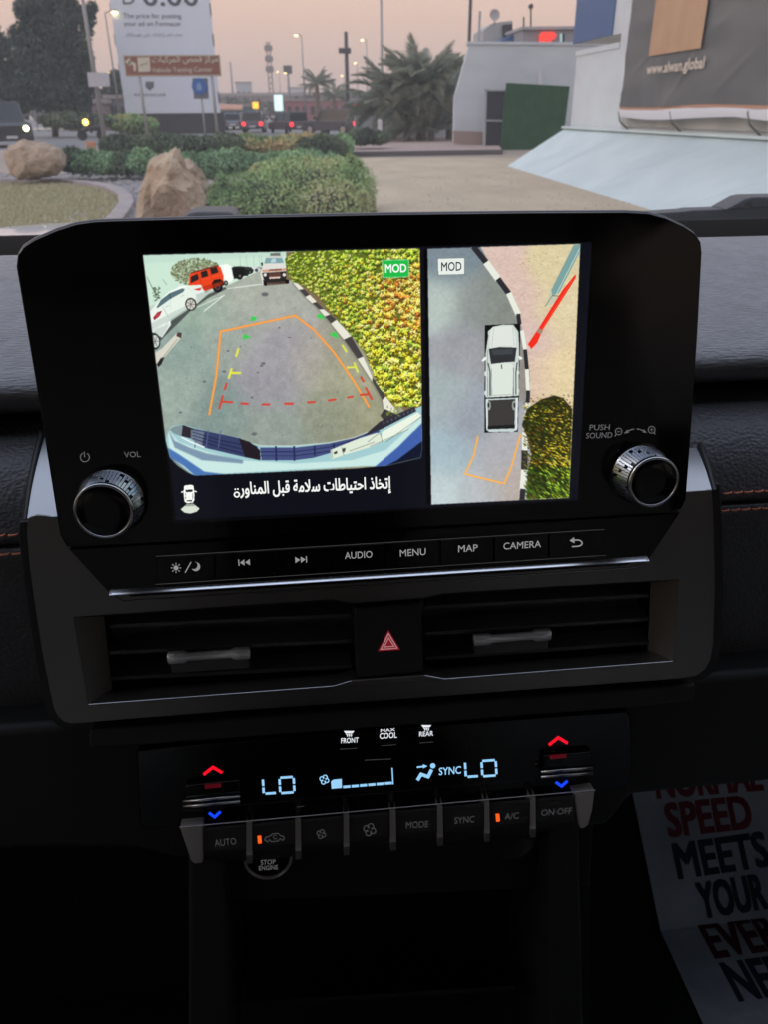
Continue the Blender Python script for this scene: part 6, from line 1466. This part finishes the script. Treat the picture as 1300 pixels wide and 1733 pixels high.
cons_black = M("console_black", (0.010, 0.010, 0.010), 0.7)
cons = thing("centre_console", ST.P(0, -0.42, -0.05), "black lower centre console with an open storage bay below the climate keys", "console")
slab(ST, [(300, 1395), (1010, 1330), (1000, 1500), (340, 1530)], WS, WS - 0.02, "switch_plate", cons_black, cons, bevel=0.002)
def vpanel(x, ytop, ybot, dx):
    return MB().prism([ST.pt(x, ytop, WC), ST.pt(x + dx, ytop, WC), ST.pt(x + dx * 1.2, ybot, WC + 0.02), ST.pt(x, ybot, WC + 0.02)], ST.N * -0.12).build("console_side", cons_black, cons, bevel=0.003)
vpanel(318, 1440, 1900, 62); vpanel(930, 1400, 1900, 52)
MB().prism([ST.pt(330, 1520, -0.11), ST.pt(1000, 1480, -0.11), ST.pt(1000, 1900, -0.11), ST.pt(330, 1900, -0.11)], ST.N * -0.01).build("bay_back", cons_black, cons)
MB().prism([ST.pt(340, 1700, -0.03), ST.pt(985, 1660, -0.03), ST.pt(985, 1660, -0.11), ST.pt(340, 1700, -0.11)], ST.V * -0.004).build("bay_shelf", cons_black, cons)

# ---------------------------------------------------------------- dashboard
dash = thing("dashboard", (0, 0.42, 1.2), "black grained leather dashboard with orange stitching either side of the display", "dashboard")
def profile(rows, name, mat, x0=-0.80, x1=0.86, smooth=True, nx=2, bevel=0):
    P = [at_y(15, py, y) for py, y in rows]
    mb = MB(); mb.loft([[Vector((x0 + (x1 - x0) * i / nx, p.y, p.z)) for p in P] for i in range(nx + 1)])
    o = mb.build(name, mat, dash, smooth=smooth); return o
def dense(rows, n=6):
    out = []
    for (a, b), (c, d) in zip(rows, rows[1:]):
        for k in range(n): out.append((a + (c - a) * k / n, b + (d - b) * k / n))
    return out + [rows[-1]]
profile([(399, 0.93), (402, 0.86), (410, 0.80), (425, 0.68), (431, 0.66), (434, 0.64), (470, 0.60)], "defroster_trim", M("defroster_black", (0.006, 0.006, 0.006), 0.9, spec=0.05))
profile([(441, 0.60), (436, 0.599), (432.5, 0.59), (434.5, 0.58), (470, 0.53), (520, 0.485), (570, 0.448), (610, 0.424), (635, 0.411), (652, 0.404), (666, 0.401), (680, 0.402), (692, 0.408), (699, 0.420), (701, 0.46)], "upper_pad", leather)
profile([(694, 0.47), (703, 0.45), (708, 0.436), (718, 0.424), (742, 0.406), (780, 0.390), (830, 0.378), (870, 0.372), (905, 0.369), (915, 0.368), (920, 0.370), (923, 0.378), (926, 0.370), (931, 0.367), (945, 0.367), (1050, 0.365), (1200, 0.37), (1330, 0.385), (1400, 0.40), (1425, 0.42), (1432, 0.46), (1433, 0.60)], "lower_pad", leather_low)
# stitching: short capsules, two rows
sxl_, sxr_ = at_y(30, 906, .367).x, at_y(1219, 862, .367).x
for side, (xa, xb) in (("l", (-0.62, sxl_)), ("r", (sxr_, 0.70))):
    for py, yy in ((906, 0.3665), (938, 0.3655)):
        p = at_y(15, py, yy); mb = MB(); x = xa
        while x < xb:
            mb.tube([(x, p.y + .0004, p.z), (x + .0006, p.y - .0006, p.z + .0001), (x + .0038, p.y - .0006, p.z + .0004), (x + .0044, p.y + .0004, p.z + .0005)], 0.0006, 5); x += 0.0062
        o = mb.build("stitching", thread, dash); o['kind'] = 'stuff'
# dark slab standing in for the shaded gap between trim and leather
def offs(pts, d):
    c = ST.uv(640, 1020, -0.02); out = []
    for x, y in pts:
        u, v = ST.uv(x, y, -0.02); du, dv = u - c[0], v - c[1]; l = math.hypot(du, dv); out.append(ST.P(u + du / l * d, v + dv / l * d, -0.02))
    return out
gap_px = [(40, 884), (38, 905), (44, 960), (52, 1020), (64, 1098), (78, 1175), (86, 1205), (98, 1222), (115, 1232), (400, 1211), (700, 1190), (1000, 1168), (1155, 1156), (1185, 1150), (1202, 1138), (1211, 1120), (1217, 1090), (1220, 1000), (1218, 900), (1213, 820)]
MB().slab_with_holes([offs(gap_px, 0.0022), [ST.pt(x, y, -0.02) for x, y in ((160, 1028), (1122, 962), (1114, 1116), (170, 1184))]], ST.N * -0.09).build("gap_slab", M("gap_black", (0.02, 0.02, 0.021), 0.45), dash, bevel=0.004, seg=3)
# knee panels under the climate unit
MB().prism([ST.pt(-250, 1250, -0.03), ST.pt(1500, 1120, -0.03), ST.pt(1500, 1306, -0.03), ST.pt(1070, 1349, -0.03), ST.pt(1030, 1400, -0.03), ST.pt(300, 1460, -0.03), ST.pt(225, 1440, -0.03), ST.pt(-250, 1440, -0.03)], ST.N * -0.06).build("knee_panel", M("knee_black", (0.014, 0.014, 0.014), 0.6, bump=(900, 0.15, 0.0003)), dash, bevel=0.006, seg=3)

# ---------------------------------------------------------------- paper floor mat on the passenger side, floor mat on the driver side
ZF = 0.66
paper = M("white_paper_mat", (0.74, 0.78, 0.84), 0.7, bump=(14, 0.7, 0.02), var=(9, (0.48, 0.52, 0.60), 1.0))
ink_red = M("mat_red_print", (0.30, 0.03, 0.05), 0.7); ink_blue = M("mat_navy_print", (0.02, 0.035, 0.07), 0.7)
kink = at_z(1118, 1574, ZF)                       # where the sloping footwell meets the floor
yk = kink.y
FL = Frame((0, yk, ZF), (1, 0, 0), (0, 1, 0))
sl = math.radians(46)
SL = Frame((0, yk, ZF), (1, 0, 0), (0, math.cos(sl), math.sin(sl)))
pm = thing("paper_floor_mat", (kink.x, yk, ZF), "white paper floor mat with red and navy slogan in the dark passenger footwell", "paper mat")
uL = FL.uv(1195, 1733, 0)[0]
tl = SL.uv(1058, 1352); tr_u = tl[0] + 0.42
mb = MB(); rows = []
n = 10
for k in range(n + 1):
    t = k / n; v = 0.36 * (1 - t); u0 = tl[0] + (kink.x - tl[0]) * min(1, (0.36 - v) / max(1e-6, 0.36 - 0.0)); 
    rows.append([SL.P(tl[0] + (kink.x - tl[0]) * t, v, 0), SL.P(tr_u, v, 0)])
for k in range(1, n + 1):
    v = -0.5 * k / n; rows.append([FL.P(kink.x, v, 0), FL.P(tr_u, v, 0)])
mb.loft(rows)
sheet = mb.build("sheet", paper, pm)
md = sheet.modifiers.new("thick", 'SOLIDIFY'); md.thickness = 0.0006; md.offset = -1
for s, fr, L, R2, h, mt in (("NORMAL", SL, (1114, 1350), (1292, 1336), 52, ink_red), ("SPEED", SL, (1134, 1415), (1275, 1400), 54, ink_red), ("MEETS", SL, (1150, 1486), (1304, 1464), 57, ink_blue),
                            ("YOUR", SL, (1190, 1553), (1300, 1536), 58, ink_blue), ("EVERY", FL, (1212, 1620), (1366, 1598), 52, M("mat_maroon_print", (0.12, 0.02, 0.035), 0.7)), ("NEED", FL, (1252, 1692), (1390, 1672), 56, ink_blue)):
    Ink(fr, 0.0012).text(s, L, R2, h, 0.05).build("printed_word", mt, pm)

carpet = M("dark_carpet", (0.02, 0.021, 0.024), 0.95, bump=(700, 0.6, 0.002))
fm = thing("driver_floor_mat", at_z(20, 1480, ZF + 0.01), "plain blue grey floor mat glimpsed under the dashboard at the left", "floor mat")
p = at_z(20, 1480, ZF)
MB().prism([(-0.75, p.y + 0.4, ZF + 0.012), (p.x + 0.025, p.y + 0.4, ZF + 0.012), (p.x + 0.018, p.y - 0.01, ZF + 0.012), (p.x - 0.02, p.y - 0.06, ZF + 0.012), (-0.75, p.y - 0.1, ZF + 0.012)], (0, 0, -0.008)).build("mat_sheet", M("grey_mat", (0.28, 0.32, 0.40), 0.9), fm)

# ---------------------------------------------------------------- cabin shell
cab = thing("car_cabin", (0, -0.4, ZF - 0.05), "dark cabin of the pickup around the dashboard", "car cabin")
trim = M("dark_headliner", (0.05, 0.05, 0.052), 0.9)
MB().box((-0.80, -1.75, ZF - 0.06), (0.86, yk + 0.02, ZF - 0.003)).build("cabin_floor", carpet, cab)
p0 = SL.P(0, 0, -0.004); p1 = SL.P(0, 0.55, -0.004)
MB().prism([(-0.8, p0.y, p0.z), (0.86, p0.y, p0.z), (0.86, p1.y, p1.z), (-0.8, p1.y, p1.z)], SL.N * -0.02).build("footwell_wall", carpet, cab)
MB().box((-0.80, -1.75, 1.80), (0.86, 0.20, 1.86)).build("roof_lining", trim, cab)
MB().box((-0.80, -1.80, ZF), (0.86, -1.75, 1.28)).build("rear_wall", trim, cab)
MB().box((-0.80, -1.80, 1.66), (0.86, -1.75, 1.86)).build("rear_header", trim, cab)
for sx in (-1, 1):
    x0, x1 = (-0.84, -0.80) if sx < 0 else (0.86, 0.90)
    MB().box((x0, -1.80, ZF - 0.05), (x1, 1.0, 1.22)).build("door_panel", trim, cab)
    MB().box((x0, -1.80, 1.70), (x1, 0.20, 1.86)).build("roof_rail", trim, cab)
    MB().prism([(x0, 0.96, 1.29), (x0, 0.86, 1.29), (x0, 0.12, 1.80), (x0, 0.20, 1.80)], (x1 - x0, 0, 0)).build("windscreen_pillar", trim, cab)
    MB().box((x0, -0.72, 1.20), (x1, -0.60, 1.72)).build("door_pillar", trim, cab)
    MB().box((x0, -1.80, 1.20), (x1, -1.62, 1.72)).build("rear_pillar", trim, cab)
    tint = GLASS("tinted_side_glass", (0.5, 0.52, 0.52))
    MB().box((x0 + .015, -1.62, 1.20), (x0 + .02, 0.88, 1.71)).build("side_window", tint, cab)
MB().box((-0.79, -1.785, 1.27), (0.85, -1.78, 1.67)).build("rear_window", GLASS("tinted_rear_glass", (0.35, 0.36, 0.37)), cab)
ws = MB().prism([(-0.79, 0.94, 1.30), (0.85, 0.94, 1.30), (0.85, 0.19, 1.80), (-0.79, 0.19, 1.80)], (0, 0.004, 0.004)).build("windscreen", DUSTY_GLASS("windscreen_glass", 7.0), None)
tag(ws, "clear raked windscreen in front of the dashboard, the whole street seen through it", "windscreen")
seat_m = M("grey_seat_cloth", (0.42, 0.42, 0.40), 0.85, bump=(300, .3, .002))
def seat(x, lab):
    s = thing("front_seat", (x, -0.35, ZF), lab, "car seat", "front seats")
    MB().box((x - .25, -0.55, ZF + .15), (x + .25, -0.02, ZF + .32)).build("seat_cushion", seat_m, s, bevel=.05, seg=4)
    MB().prism([(x - .25, -0.55, ZF + .30), (x + .25, -0.55, ZF + .30), (x + .22, -0.78, ZF + .88), (x - .22, -0.78, ZF + .88)], (0, -.12, -.03)).build("backrest", seat_m, s, bevel=.04, seg=4)
    MB().prism([(x - .13, -0.78, ZF + .92), (x + .13, -0.78, ZF + .92), (x + .11, -0.83, ZF + 1.1), (x - .11, -0.83, ZF + 1.1)], (0, -.1, -.02)).build("headrest", seat_m, s, bevel=.03, seg=4)
seat(-0.40, "grey cloth driver seat behind the viewpoint"); seat(0.42, "grey cloth passenger seat beside the driver")

# ---------------------------------------------------------------- bonnet, cowl and wipers
paint = M("silver_white_paint", (0.60, 0.62, 0.64), 0.25, coat=0.6)
bon = MB(); rows = []
for k, (y, z) in enumerate(((1.02, 1.230), (1.2, 1.262), (1.5, 1.272), (1.9, 1.235), (2.2, 1.16), (2.32, 1.0))):
    rows.append([Vector((x, y, z - 0.012 * (abs(x) / 0.8) ** 3 + (0.004 if 0.3 < abs(x) < 0.62 else 0))) for x in np.linspace(-0.86, 0.92, 25)])
bon.loft(rows)
b = bon.build("car_bonnet", paint, None, smooth=True); tag(b, "pale silver bonnet just showing above the dashboard edge", "car bonnet")
cw = MB().prism([(-0.82, 0.945, 1.305), (0.88, 0.945, 1.305), (0.88, 1.03, 1.235), (-0.82, 1.03, 1.235)], (0, 0, -.04)).build("cowl_panel", black_plastic, None, bevel=.004)
tag(cw, "black plastic cowl strip between bonnet and windscreen", "cowl")
wiper_m = M("wiper_plastic", (0.035, 0.037, 0.042), 0.5)
wp = MB(); pts = [(300, 373), (322, 361), (334, 359.5), (385, 359.5), (395, 362), (402, 373)]
pivot = MB().prism([at_y(x, y, 0.99) for x, y in pts], (0, 0.07, 0)).build("wiper_pivot_cover", wiper_m, None, bevel=.004)
tag(pivot, "black wiper pivot cap peeping over the display, below the pointed boulder", "wiper")
wa = thing("wiper", at_y(1250, 355, 0.98), "black wiper arm lying at the foot of the windscreen at the right", "wiper")
MB().prism([at_y(x, y, 0.965) for x, y in ((1100, 362), (1165, 357.5), (1172, 356), (1292, 352), (1340, 350), (1340, 376), (1100, 380))], (0, 0.03, 0)).build("wiper_blade", wiper_m, wa, bevel=.002)
MB().prism([at_y(x, y, 0.955) for x, y in ((1228, 356), (1262, 337), (1275, 334), (1340, 333), (1340, 352), (1273, 352), (1270, 343), (1250, 352))], (0, 0.04, 0)).build("wiper_arm", wiper_m, wa, bevel=.002)
